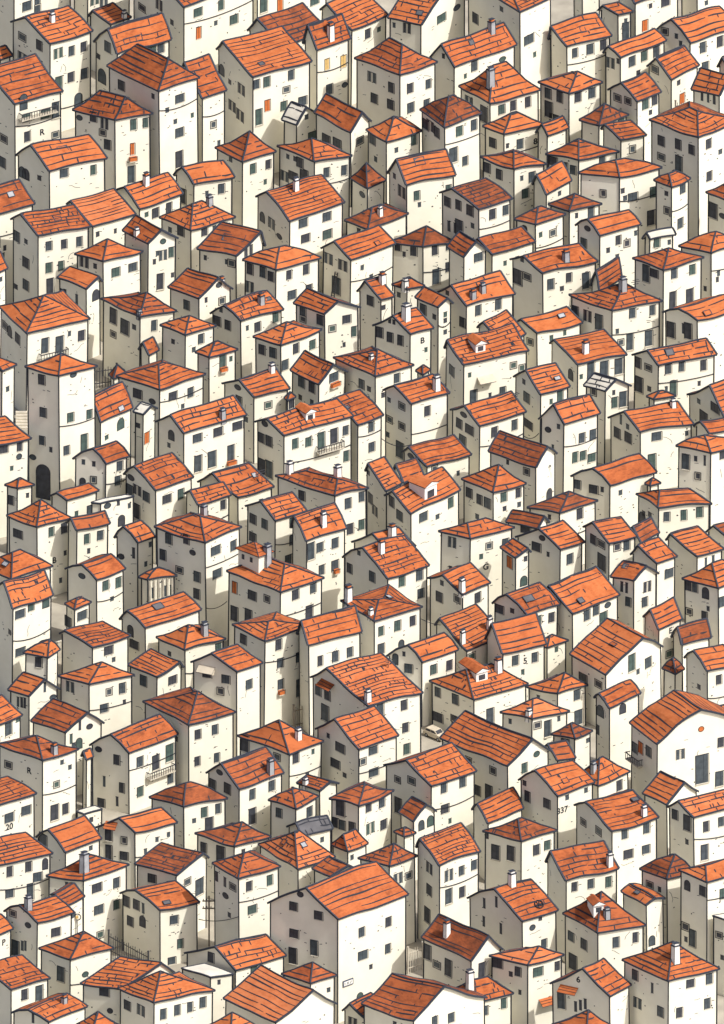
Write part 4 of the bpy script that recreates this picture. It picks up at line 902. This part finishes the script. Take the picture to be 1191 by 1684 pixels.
    vb.age(seed, amp); vb.build('verge_board', roof)
    # ---- where a survey point lies on the roof
    def on_roof(x, y):
        best = None
        for fc in F:
            a, b, c = fc[0], fc[1], fc[-1]
            u = tuple(b[i] - a[i] for i in range(3)); v = tuple(c[i] - a[i] for i in range(3))
            def scr(q): return (q[0] * dr[0] + q[1] * dl[0], q[0] * dr[1] + q[1] * dl[1] - q[2])
            ua, va, aa = scr(u), scr(v), scr(a)
            bx, by = x - C[0] - aa[0], y - C[1] - aa[1]
            det = ua[0] * va[1] - ua[1] * va[0]
            if abs(det) < 1e-6: continue
            i = (bx * va[1] - by * va[0]) / det; j = (ua[0] * by - ua[1] * bx) / det
            s, t = a[0] + i * u[0] + j * v[0], a[1] + i * u[1] + j * v[1]
            zz = a[2] + i * u[2] + j * v[2]
            s_, t_ = cl(s, .07, .93), cl(t, .07, .93)
            err = abs(s - s_) + abs(t - t_) + abs(zroof(s_, t_) - zz) * .02
            if best is None or err < best[0]: best = (err, s_, t_, fc)
        _, s, t, fc = best
        return s, t, P(s, t, zroof(s, t)) + lift, fc
    # ---- openings
    for wk in h['wins']:
        if wk[0] == 'm':
            gl, xy = wk[1:].split(':'); x, y = [float(q) for q in xy.split(',')]
            sd, p, zz = on_wall(x, y); u, yin, k = axes(sd)
            cu = bpy.data.curves.new('wall_mark', 'FONT'); cu.body = gl; cu.size = 1.35; cu.align_x = 'CENTER'; cu.align_y = 'CENTER'; cu.extrude = .01; cu.offset = .035
            to = bpy.data.objects.new('tmp', cu); COL.objects.link(to)
            me = bpy.data.meshes.new_from_object(to.evaluated_get(bpy.context.evaluated_depsgraph_get()))
            COL.objects.unlink(to); bpy.data.objects.remove(to)
            me.materials.clear(); me.materials.append(M['ink'])
            o = bpy.data.objects.new('wall_mark', me); COL.objects.link(o); o.parent = root
            mt = Matrix((u, Vector((0, 0, 1)), -yin)).transposed().to_4x4()
            mt.translation = Vector((p.x, p.y, zz)) - yin * .02
            o.matrix_local = mt
            continue
        st = wk[0]; x, y = [float(q) for q in wk[1:].split(',')]
        w, hh, kind = WIN[st]
        sd, p, zz = on_wall(x, y)
        u, yin, k = axes(sd)
        wm = cl(w * K * min(k, 1.7) * rnd.uniform(.9, 1.12), .3, 4); hm = hh * PZ * rnd.uniform(.98, 1.14)
        wm *= 1.2; mg = wm / 2 + .12
        lim_ = (s1 - s0) * lr if sd == 'r' else (t1 - t0) * ll
        if lim_ > 2 * mg:
            org = er * s0 + el * t0; dv = ur if sd == 'r' else ul
            p = org + dv * cl((p - org).dot(dv), mg, lim_ - mg)
        if zz - hm / 2 < 0.05:
            if zz < .4: continue
            hm = min(hm, 2 * (zz - .06))
        if hm < .3: continue
        zmax = top(*( ((x - C[0]) / dr[0], t0) if False else (s0, t0))).z
        pane = 'orange' if st == 'f' else rnd.choice(['slate', 'slate', 'green', 'char'] if sd == 'r' else ['slate', 'char', 'char'])
        if st == 'o' and 'round orange' in lab: pane = 'orange'
        if st == 'f' and 'yellow-shuttered' in lab: pane = 'yellow'
        fm, pm = window_mesh(st, wm, hm, pane)
        nmw = {'door': 'door', 'vent': 'vent', 'round': 'round_window'}.get(kind, 'window')
        if st in 'aA': nmw = 'door'
        o = bpy.data.objects.new(nmw, fm); COL.objects.link(o); o.parent = root
        mt = Matrix((u, yin, Vector((0, 0, 1)))).transposed().to_4x4()
        mt.translation = Vector((p.x, p.y, zz))
        o.matrix_local = mt @ Matrix.Rotation(rnd.uniform(-.018, .018), 4, 'Y')
        if kind not in ('vent', 'slit') and st != 'f' or True:
            c = bpy.data.objects.new('pane', pm); COL.objects.link(c); c.parent = o
        if st == 'f': o['label'] = 'window with an orange shutter' if pane == 'orange' else 'window with a yellow shutter'
    # ---- extras
    for e in h['ext']:
        if e in ('g', 'dg') or (e[0] == 'l' and e[1:].isdigit()): continue
        q = [float(i) for i in e[1:].split(',')]
        if e[0] == 'c':
            s, t, p, fc = on_roof(q[0], q[1]); hc = q[2] * PZ * .88
            cb = MB(); a = cl(.27 + q[2] * .0068, .3, .48)
            key = 'chim' if ('dark' not in lab and 'grey chimney' not in lab and (rnd.random() < .6 or 'white' in lab)) else 'greypl'
            zt = p.z + hc
            def ringc(k, z): return [Vector((p.x, p.y, z)) + ur * (sx * a * k) + ul * (sy * a * k * .8) for sx, sy in ((-1, -1), (1, -1), (1, 1), (-1, 1))]
            cb.solid(ringc(1.05, p.z - .9), ringc(.92, zt - .35), key)
            cb.solid(ringc(1.14, zt - .35), ringc(1.14, zt - .2), 'fascia')
            cb.solid(ringc(.7, zt - .2), ringc(.62, zt + .1), 'orange' if ('orange-topped' in lab or rnd.random() < .25) else key)
            cb.solid(ringc(.9, zt + .1), ringc(.9, zt + .18), 'fascia')
            for (sx, sy) in ((-1, -1), (1, -1), (-1, 1)):
                b0 = Vector((p.x, p.y, p.z - .8)) + ur * sx * a * 1.05 + ul * sy * a * .84
                b1 = Vector((p.x, p.y, zt - .36)) + ur * sx * a * .93 + ul * sy * a * .74
                cb.bar(b0, b1, .07, 'ink')
            cb.build('chimney', roof)
        elif e[0] == 'k':
            s, t, p, fc = on_roof(q[0], q[1])
            w3 = [P(*z_) for z_ in fc]
            u = (w3[1] - w3[0]).normalized(); n_ = u.cross(w3[-1] - w3[0]).normalized()
            if n_.z < 0: n_ = -n_
            v = n_.cross(u); v = v if v.z > 0 else -v
            w_, h_ = rnd.uniform(.9, 1.3), rnd.uniform(.7, 1.1)
            if 'hole' in lab or 'hatch' in lab: w_, h_ = 1.7, 1.25
            sb = MB()
            o = p - u * w_ / 2 - v * h_ / 2 + n_ * .01
            sb.box(o, u * w_, v * .1, n_ * .1, 'fascia'); sb.box(o + v * (h_ - .1), u * w_, v * .1, n_ * .1, 'fascia')
            sb.box(o + v * .1, u * .1, v * (h_ - .2), n_ * .1, 'fascia'); sb.box(o + u * (w_ - .1) + v * .1, u * .1, v * (h_ - .2), n_ * .1, 'fascia')
            sb.box(o + u * .1 + v * .1, u * (w_ - .2), v * (h_ - .2), n_ * .05, ('darkroof' if 'hole' in lab or 'hatch' in lab else rnd.choice(['greypl', 'roof', 'darkroof'])))
            sb.build('skylight' if 'hole' not in lab else 'roof_hatch', roof)
        elif e[0] == 'N':
            s, t, p, fc = on_roof(q[0], q[1]); hn = q[2] * PZ
            nb = MB(); nb.bar(p - Vector((0, 0, .3)), p + Vector((0, 0, hn)), .1, 'iron')
            for f_, w_ in ((.95, .5), (.8, .7), (.62, .45)):
                c_ = p + Vector((0, 0, hn * f_)); nb.bar(c_ - ur * w_, c_ + ur * w_, .08, 'iron')
            nb.build('antenna', roof)
        elif e[0] == 'O':
            s, t, p, fc = on_roof(q[0], q[1])
            w3 = [P(*z_) for z_ in fc]
            u = (w3[1] - w3[0]).normalized(); n_ = u.cross(w3[-1] - w3[0]).normalized(); n_ = n_ if n_.z > 0 else -n_
            v = n_.cross(u); ob = MB()
            c_ = p + n_ * .12
            for i in range(12):
                a0, a1 = i * math.pi / 6, (i + 1) * math.pi / 6
                f_ = lambda a: c_ + u * .7 * math.cos(a) + v * .7 * math.sin(a)
                ob.bar(f_(a0), f_(a1), .12, 'ink', n_)
                if i % 2 == 0: ob.bar(c_, f_(a0), .09, 'ink', n_)
            ob.build('wheel_ornament', roof)
        elif e[0] == 'D':
            s, t, p, fc = on_roof(q[0], q[1])
            long_ = 'long dormer' in lab
            wd, dp, ht = (1.6, 2.6, 1.35) if not long_ else (2.0, 4.5, 1.5)
            if 'large white hooded' in lab: wd, dp, ht = 2.6, 3.2, 2.2
            fr_ = Vector((p.x, p.y, p.z)); n_ = nrm_r
            db = MB(); u = ur
            a0 = fr_ - u * wd / 2 + n_ * .15 + Vector((0, 0, -.8))
            db.box(a0, u * wd, -n_ * dp, Vector((0, 0, ht + .6)), 'chim')
            top0 = a0 + Vector((0, 0, ht + .6))
            # little pitched roof
            ap = Vector((0, 0, .55))
            e0 = top0 - u * .2 + n_ * .25; e1 = e0 + u * (wd + .4); b0 = e0 - n_ * (dp + .3); b1 = e1 - n_ * (dp + .3)
            m0, m1 = (e0 + e1) / 2 + ap, (b0 + b1) / 2 + ap
            d = Vector((0, 0, .14))
            db.face([e0, e1, m0], 'chim')
            for a_, b_, c_, d_ in ((e1, b1, m1, m0), (b0, e0, m0, m1)):
                db.face([a_ + d, b_ + d, c_ + d, d_ + d], rk); db.face([a_, b_, b_ + d, a_ + d], 'fascia')
            db.face([e0, m0, m0 + d, e0 + d], 'fascia'); db.face([m0, e1, e1 + d, m0 + d], 'fascia')
            dm = db.build('dormer', root)
            pb = MB(); pb.box(fr_ - u * wd * .28 + n_ * .13 + Vector((0, 0, .02)), u * wd * .56, n_ * .05, Vector((0, 0, ht * .55)), 'char')
            pb.build('pane', dm)
        elif e[0] == 'T':
            s, t, p, fc = on_roof(q[0], q[1])
            tb = MB(); wx, wy, ht = 2.3, 4.0, 2.1
            o = p - ur * wx * .4 - ul * wy * .35 + Vector((0, 0, -1.2))
            tb.box(o, ur * wx, ul * wy, Vector((0, 0, ht + 1.2)), 'wall')
            z1 = Vector((0, 0, ht + 1.2)); e_ = .35
            c = [o - ur * e_ - ul * e_ + z1, o + ur * (wx + e_) - ul * e_ + z1, o + ur * (wx + e_) + ul * (wy + e_) + z1, o - ur * e_ + ul * (wy + e_) + z1]
            ap = sum(c, Vector()) / 4 + Vector((0, 0, 1.3)); d = Vector((0, 0, .16))
            tr = MB()
            for i in range(4):
                tr.face([c[i] + d, c[(i + 1) % 4] + d, ap + d], 'roof'); tr.face([c[i], c[(i + 1) % 4], c[(i + 1) % 4] + d, c[i] + d], 'fascia')
                tr.bar(c[i] + d, ap + d, .1, 'fascia')
                for f_ in (.25, .5, .75):
                    tr.bar(c[i] + (ap - c[i]) * f_ + d, c[(i + 1) % 4] + (ap - c[(i + 1) % 4]) * f_ + d, .07, 'ink')
            tm = tb.build('rooftop_turret', root); tr.build('turret_roof', tm)
            pb = MB()
            for f_ in (.3, .7): pb.box(o - ur * .04 + ul * wy * f_ + Vector((0, 0, 1.9)), ur * .05, ul * .5, Vector((0, 0, .8)), 'char')
            pb.build('pane', tm)
        elif e[0] == 'B':
            sd, p, zz = on_wall(q[0], q[1]); u, yin, k = axes(sd); out = -yin
            w = q[2] * K * min(k, 1.5); p = Vector((p.x, p.y, zz))
            if q[2] > 20:
                bb = MB(); dp = .9
                a = p - u * w / 2 - Vector((0, 0, .18))
                bb.box(a, u * w, out * dp, Vector((0, 0, .18)), 'stone')
                bb.box(a + u * .2 - Vector((0, 0, .25)), u * .2, out * dp * .7, Vector((0, 0, .25)), 'stone')
                bb.box(a + u * (w - .4) - Vector((0, 0, .25)), u * .2, out * dp * .7, Vector((0, 0, .25)), 'stone')
                bal = bb.build('balcony', root)
                rb = MB(); n = max(4, int(w / .45))
                f0 = p - u * w / 2 + out * (dp - .08); hh = .95
                for i in range(n + 1):
                    b0 = f0 + u * (w * i / n * .98 + .03); rb.bar(b0, b0 + Vector((0, 0, hh)), .1, 'iron')
                rb.bar(f0 + Vector((0, 0, hh)), f0 + u * w + Vector((0, 0, hh)), .11, 'iron')
                for ed in (0.03, w - .03):
                    rb.bar(f0 + u * ed + Vector((0, 0, hh)), f0 + u * ed - out * (dp - .1) + Vector((0, 0, hh)), .1, 'iron')
                    for j in (.35, .7): rb.bar(f0 + u * ed - out * dp * j, f0 + u * ed - out * dp * j + Vector((0, 0, hh)), .06, 'iron')
                rb.build('railing', bal)
            else:
                bb = MB(); w = w * .8
                a = p - u * w / 2
                bb.box(a + Vector((0, 0, -.3)), u * w, out * .5, Vector((0, 0, .16)), 'stone')
                bb.box(a + u * .05 - Vector((0, 0, .138)), u * (w - .1), out * .46, Vector((0, 0, .62)), 'orange')
                bb.bar(a + out * .5 + Vector((0, 0, .55)), a + u * w + out * .5 + Vector((0, 0, .55)), .08, 'iron')
                bb.bar(a + out * .5 + Vector((0, 0, -.1)), a + out * .5 + Vector((0, 0, .5)), .06, 'iron')
                bb.bar(a + u * w + out * .5 + Vector((0, 0, -.1)), a + u * w + out * .5 + Vector((0, 0, .5)), .06, 'iron')
                bb.build('flower_box', root)
        elif e[0] in 'XY':
            sd, p, zz = on_wall(q[0], q[1]); u, yin, k = axes(sd); out = -yin
            w = (2.6 if e[0] == 'X' else 3.0) ; dp, dz = 1.2, .75
            if 'oval' in lab: w = 1.9
            p = Vector((p.x, p.y, zz + .5)); a = p - u * w / 2
            ab = MB(); key = 'beige' if e[0] == 'X' else 'roof'
            lo = out * dp - Vector((0, 0, dz)); d = Vector((0, 0, .1))
            q4 = [a + lo, a + u * w + lo, a + u * w, a]
            ab.solid([z_ - d for z_ in q4], q4, 'fascia', key)
            for f_ in ((.33, .66) if key == 'roof' else ()):
                ab.bar(a + lo * f_ + d * .1, a + u * w + lo * f_ + d * .1, .07, 'ink')
            if e[0] == 'X':
                ab.face([a - d, a + lo - d, a + lo * .3 - Vector((0, 0, .9))], 'beige'); ab.face([a + u * w - d, a + u * w + lo * .3 - Vector((0, 0, .9)), a + u * w + lo - d], 'beige')
            ab.build('awning', root)
        elif e[0] == 'Z':
            sd, p, zz = on_wall(q[0], q[1]); u, yin, k = axes(sd); out = -yin
            zb = MB(); p = Vector((p.x, p.y, zz)) - u * .9
            zb.box(p + out * .01, u * 2.0, out * .14, Vector((0, 0, 1.0)), 'sign')
            zb.box(p + out * .152 + u * .14 + Vector((0, 0, .16)), u * 1.72, out * .01, Vector((0, 0, .68)), 'white')
            for i in range(4):
                zb.bar(p + out * .17 + u * (.35 + .36 * i) + Vector((0, 0, .3)), p + out * .17 + u * (.35 + .36 * i + (.12 if i % 2 else 0)) + Vector((0, 0, .7)), .08, 'ink')
            sg = zb.build('wall_sign', root); sg['label'] = 'dark blue sign with a pale scribbled panel'
    # columns for the pavilion
    if 'slender columns' in lab:
        cb = MB()
        for i in range(6):
            b0 = er * (s0 + (s1 - s0) * (i + .5) / 6) + el * t0 + nrm_r * .12
            cb.bar(b0, b0 + Vector((0, 0, Hm - .3)), .24, 'stone')
        cb.build('colonnade', root)
    return root

for h in HOUSES: house(h)

# ------------------------------------------------------------------ things between the houses
def find(sub):
    r = [h for h in HOUSES if sub in h['label']]
    return r[0]
def corner(sub, which, dz):
    h = find(sub); q = h[which]
    p = ground_pt(q[0], q[1] + h['Hf'])
    # a hand inside the eave, where the wall stands
    c = [ground_pt(v[0], v[1] + h['Hf']) for v in h['poly']]
    m = sum(c, Vector()) / 4
    p = p + (m - p).normalized() * .2
    return Vector((p.x, p.y, (h['Hf'] - dz) * K / CE))

def cable(a, b, sag, label):
    mb = MB(); n = 14
    pts = [a.lerp(b, i / n) - Vector((0, 0, sag * 4 * (i / n) * (1 - i / n))) for i in range(n + 1)]
    for i in range(n): mb.bar(pts[i], pts[i + 1], .09, 'ink')
    tag(mb.build('cable'), label, 'cable', 'cables strung between houses')

def fence(x0, y0, x1, y1, hpx, key, label, gap=.42, name='fence', solid=False):
    a, b = ground_pt(x0, y0), ground_pt(x1, y1)
    hh = hpx * K / CE; d = b - a; n = max(2, int(d.length / gap)); u = d.normalized()
    root = empty(name, a); tag(root, label, 'fence', None)
    up = Vector((0, 0, 1)); nrm = Vector((u.y, -u.x, 0))
    pk = MB()
    if solid:
        pk.box(nrm * -.12, d, nrm * .24, up * hh, key)
        pk.box(nrm * -.18 + up * (hh + .002) - u * .05, d + u * .1, nrm * .36, up * .16, 'jamb')
        pk.build('wall', root)
        return
    for i in range(1, n):
        p = d * (i / n); pk.box(p - u * .045 - nrm * .03, u * .09, nrm * .06, up * hh * (.93 + .05 * math.sin(i * 2.3)), key)
    pk.build('pickets', root)
    rl = MB()
    for f in (.22, .8): rl.box(up * hh * f + nrm * .035, d, nrm * .06, up * .12, key)
    rl.build('rails', root)
    for q in (Vector((0, 0, 0)), d):
        ps = MB(); ps.box(q - u * .1 - nrm * .1, u * .2, nrm * .2, up * (hh + .2), key)
        ps.box(q - u * .14 - nrm * .14 + up * (hh + .202), u * .28, nrm * .28, up * .1, key)
        ps.build('post', root)

fence(150, 640, 192, 634, 34, 'iron', 'dark iron picket fence in the alley right of the tower house', name='iron_fence')
fence(483, 1202, 507, 1196, 40, 'wood', 'grey wooden fence between the three-storey hip house and the huge striped roof', .34)
fence(179, 1570, 244, 1605, 38, 'iron', 'dark railing fence in front of the gable with marked orange roof', .5, name='iron_fence')
fence(409, 1556, 468, 1560, 30, 'iron', 'low iron railing left of the biggest front house', .4, name='iron_fence')
fence(1111, 202, 1168, 197, 34, 'wood', 'tall grey slatted fence behind the large hip-roofed house with grey shutters', .3)
fence(671, 1602, 695, 1594, 42, 'stone', 'pale slatted gate in the gap right of the biggest front house', .4, name='slatted_gate')
fence(85, 1094, 110, 1086, 34, 'stone', 'short pale garden wall closing the alley beside the white kiosk', name='garden_wall', solid=True)

cable(corner('beside the curved balustrade', 'R', 28), corner('two slit windows, lower centre left', 'C', 62), .5, 'thin dark cable sagging to the tall house with two slit windows')
cable(corner('framed porthole', 'C', 108), corner('rooftop turret with', 'L', 48), .5, 'thin dark cable between the porthole house and the rooftop turret house')
cable(corner('three shade stripes', 'R', 38), corner('scattered over its shaded wall', 'C', 68), .7, 'thin cable looping past the gable with scattered framed windows')
cable(corner('framed panels and two chimneys', 'R', 20), corner('three marks on its shaded end', 'C', 45), .8, 'thin cable drooping onto the small gable with three marks')
cable(corner('round vent and two dark windows', 'R', 40), corner('spiral mark on its shaded wall', 'L', 25), .6, 'thin cable reaching the house with smooth bare orange roof')

# stone steps
st = MB()
for i in range(6):
    st.box((0, i * .55, 0), (2.6, 0, 0), (0, .55 - .003, 0), (0, 0, .24 * (i + 1)), 'stone')
so_ = st.build('stone_steps', None, ground_pt(26, 706)); tag(so_, 'pale stone steps rising in the gap beside the tower house', 'steps')

# ladder against a shaded wall
h = find('ladder leaning'); C_, L_ = ground_pt(h['C'][0], h['C'][1] + h['Hf']), ground_pt(h['L'][0], h['L'][1] + h['Hf'])
ul_ = (L_ - C_).normalized(); nn = Vector((-ul_.y, ul_.x, 0)); nn = nn if nn.x < 0 else -nn
mid = C_.lerp(L_, .48); foot = mid + nn * .9; topp = mid - nn * .12 + Vector((0, 0, h['Hf'] * .62 * K / CE))
lr_ = empty('ladder', foot); tag(lr_, 'wooden ladder leaning on the shaded wall of a long gable', 'ladder')
for sgn in (-1, 1):
    rb_ = MB(); rb_.bar(ul_ * .3 * sgn, topp - foot + ul_ * .26 * sgn, .12, 'iron'); rb_.build('rail', lr_)
rg = MB()
for i in range(1, 15):
    q = (topp - foot) * (i / 15); rg.bar(q - ul_ * .28, q + ul_ * .28, .08, 'iron')
rg.build('rungs', lr_)

# lamp post with a curled head
lp = empty('lamp_post', ground_pt(127, 1600)); tag(lp, 'black lamp post with curled head near the thin-chimney hip house, lower left', 'lamp post')
pm_ = MB(); hl = 9.6
pm_.box((-.22, -.22, 0), (.44, 0, 0), (0, .44, 0), (0, 0, .8), 'iron'); pm_.bar((0, 0, .802), (0, 0, hl - .9), .16, 'iron'); pm_.build('pole', lp)
ar = MB()
pts = [Vector((.55 * math.sin(a), 0, hl - .45 - .5 * math.cos(a) )) for a in [i * math.pi / 7 for i in range(0, 12)]]
for i in range(len(pts) - 1): ar.bar(pts[i], pts[i + 1], .13, 'iron')
ar.build('curled_arm', lp)
lh = MB(); lh.box((-.2, -.2, hl - .62), (.4, 0, 0), (0, .4, 0), (0, 0, .35), 'yellow'); lh.build('lamp', lp)

# utility pole
up_ = empty('utility_pole', ground_pt(344, 1556)); tag(up_, 'wooden utility pole with two crossarms in the alley, lower left of centre', 'utility pole')
q = MB(); hp = 8.2
q.bar((0, 0, 0), (0, 0, hp), .24, 'wood'); q.build('pole', up_)
for z_ in (hp - .7, hp - 1.9):
    q = MB(); q.bar((-1.0, -.2, z_), (1.0, -.2, z_), .16, 'wood')
    for x_ in (-.85, -.3, .3, .85): q.bar((x_, -.2, z_ + .09), (x_, -.2, z_ + .35), .11, 'iron')
    q.build('crossarm', up_)

# a small parked car
cr = empty('parked_car', ground_pt(717, 1213)); tag(cr, 'small pale hatchback parked beside the long dormer box house', 'car')
cr.rotation_euler = (0, 0, math.atan2(-6.28, 6.57))
def profile(mb, pts, y0, y1, key):
    a = [Vector((x, y0, z)) for x, z in pts]; b = [Vector((x, y1, z)) for x, z in pts]
    mb.solid(b, a, key)
cb = MB()
low = [(-1.85, .32), (1.8, .32), (1.9, .55), (1.82, .82), (.95, .95), (-1.75, .98), (-1.9, .7)]
profile(cb, low, -.8, .8, 'beige')
profile(cb, [(-1.72, .982), (.92, .952), (.35, 1.42), (-1.35, 1.46)], -.68, .68, 'beige')
body = cb.build('body', cr)
gl = MB()
for y in (-.69, .67):
    profile(gl, [(-1.5, 1.02), (-.45, 1.02), (-.45, 1.36), (-1.25, 1.38)], y, y + .02, 'char')
    profile(gl, [(-.35, 1.02), (.68, 1.0), (.3, 1.34), (-.35, 1.36)], y, y + .02, 'char')
gl.face([(.885, -.6, 1.0), (.885, .6, 1.0), (.42, .56, 1.40), (.42, -.56, 1.40)], 'char')
gl.face([(-1.73, .6, 1.02), (-1.73, -.6, 1.02), (-1.43, -.56, 1.40), (-1.43, .56, 1.40)], 'char')
gl.build('windows', body)
for x in (-1.2, 1.15):
    for y in (-.82, .66):
        wb = MB(); ring_ = [(x + .32 * math.cos(i * math.pi / 8), .32 + .32 * math.sin(i * math.pi / 8)) for i in range(16)]
        profile(wb, ring_, y, y + .17, 'rubber'); wh = wb.build('wheel', cr)
        rm = MB(); profile(rm, [(x + .17 * math.cos(i * math.pi / 6), .32 + .17 * math.sin(i * math.pi / 6)) for i in range(12)], y - .01 if y < 0 else y + .16, y + .01 if y < 0 else y + .18, 'greypl'); rm.build('rim', wh)
for y in (-.62, .42):
    hb = MB(); hb.box((1.84, y, .6), (.06, 0, 0), (0, .2, 0), (0, 0, .14), 'white'); hb.build('headlight', cr)
fence(541, 1008, 557, 1003, 34, 'wood', 'narrow wooden gate at the alley end right of the rooftop turret house', .3, name='wooden_gate')
# ------------------------------------------------------------------ ground
gb = MB()
gb.face([(-1500, -1500, 0), (1500, -1500, 0), (1500, 1500, 0), (-1500, 1500, 0)], 'ground')
tag(gb.build('ground'), kind='structure')

# ------------------------------------------------------------------ sky, sun, camera
w = bpy.data.worlds.new('World'); S.world = w; w.use_nodes = True
nt = w.node_tree
bg = nt.nodes['Background']
sky = nt.nodes.new('ShaderNodeTexSky'); sky.sky_type = 'NISHITA'; sky.sun_disc = False
EL = math.radians(50); sdir = Vector((.85, -.53, 0)).normalized()
AZ = math.atan2(sdir.x, sdir.y)
sky.sun_elevation = EL; sky.sun_rotation = AZ
sky.air_density = 0.6; sky.dust_density = 4.0; sky.ozone_density = 0.4
hs = nt.nodes.new('ShaderNodeHueSaturation'); hs.inputs['Saturation'].default_value = 0.8
nt.links.new(sky.outputs['Color'], hs.inputs['Color'])
nt.links.new(hs.outputs['Color'], bg.inputs['Color'])
bg.inputs['Strength'].default_value = 0.15
sun = bpy.data.lights.new('sun', 'SUN'); sun.energy = 3.75; sun.angle = math.radians(0.5); sun.color = (1, 0.965, 0.90)
so = bpy.data.objects.new('sun', sun); COL.objects.link(so)
d = Vector((sdir.x * math.cos(EL), sdir.y * math.cos(EL), math.sin(EL)))
so.rotation_euler = d.to_track_quat('Z', 'Y').to_euler(); so.location = d * 200

cam = bpy.data.cameras.new('camera'); cam.type = 'ORTHO'; cam.ortho_scale = 1684 * K
cam.clip_start = 1; cam.clip_end = 4000
co = bpy.data.objects.new('camera', cam); COL.objects.link(co)
co.location = (0, -CE * 600, SE * 600)
co.rotation_euler = (math.radians(90) - math.asin(SE), 0, 0)
S.camera = co
S.view_settings.view_transform = 'Standard'; S.view_settings.look = 'None'
S.view_settings.exposure = 0.17; S.view_settings.gamma = 1
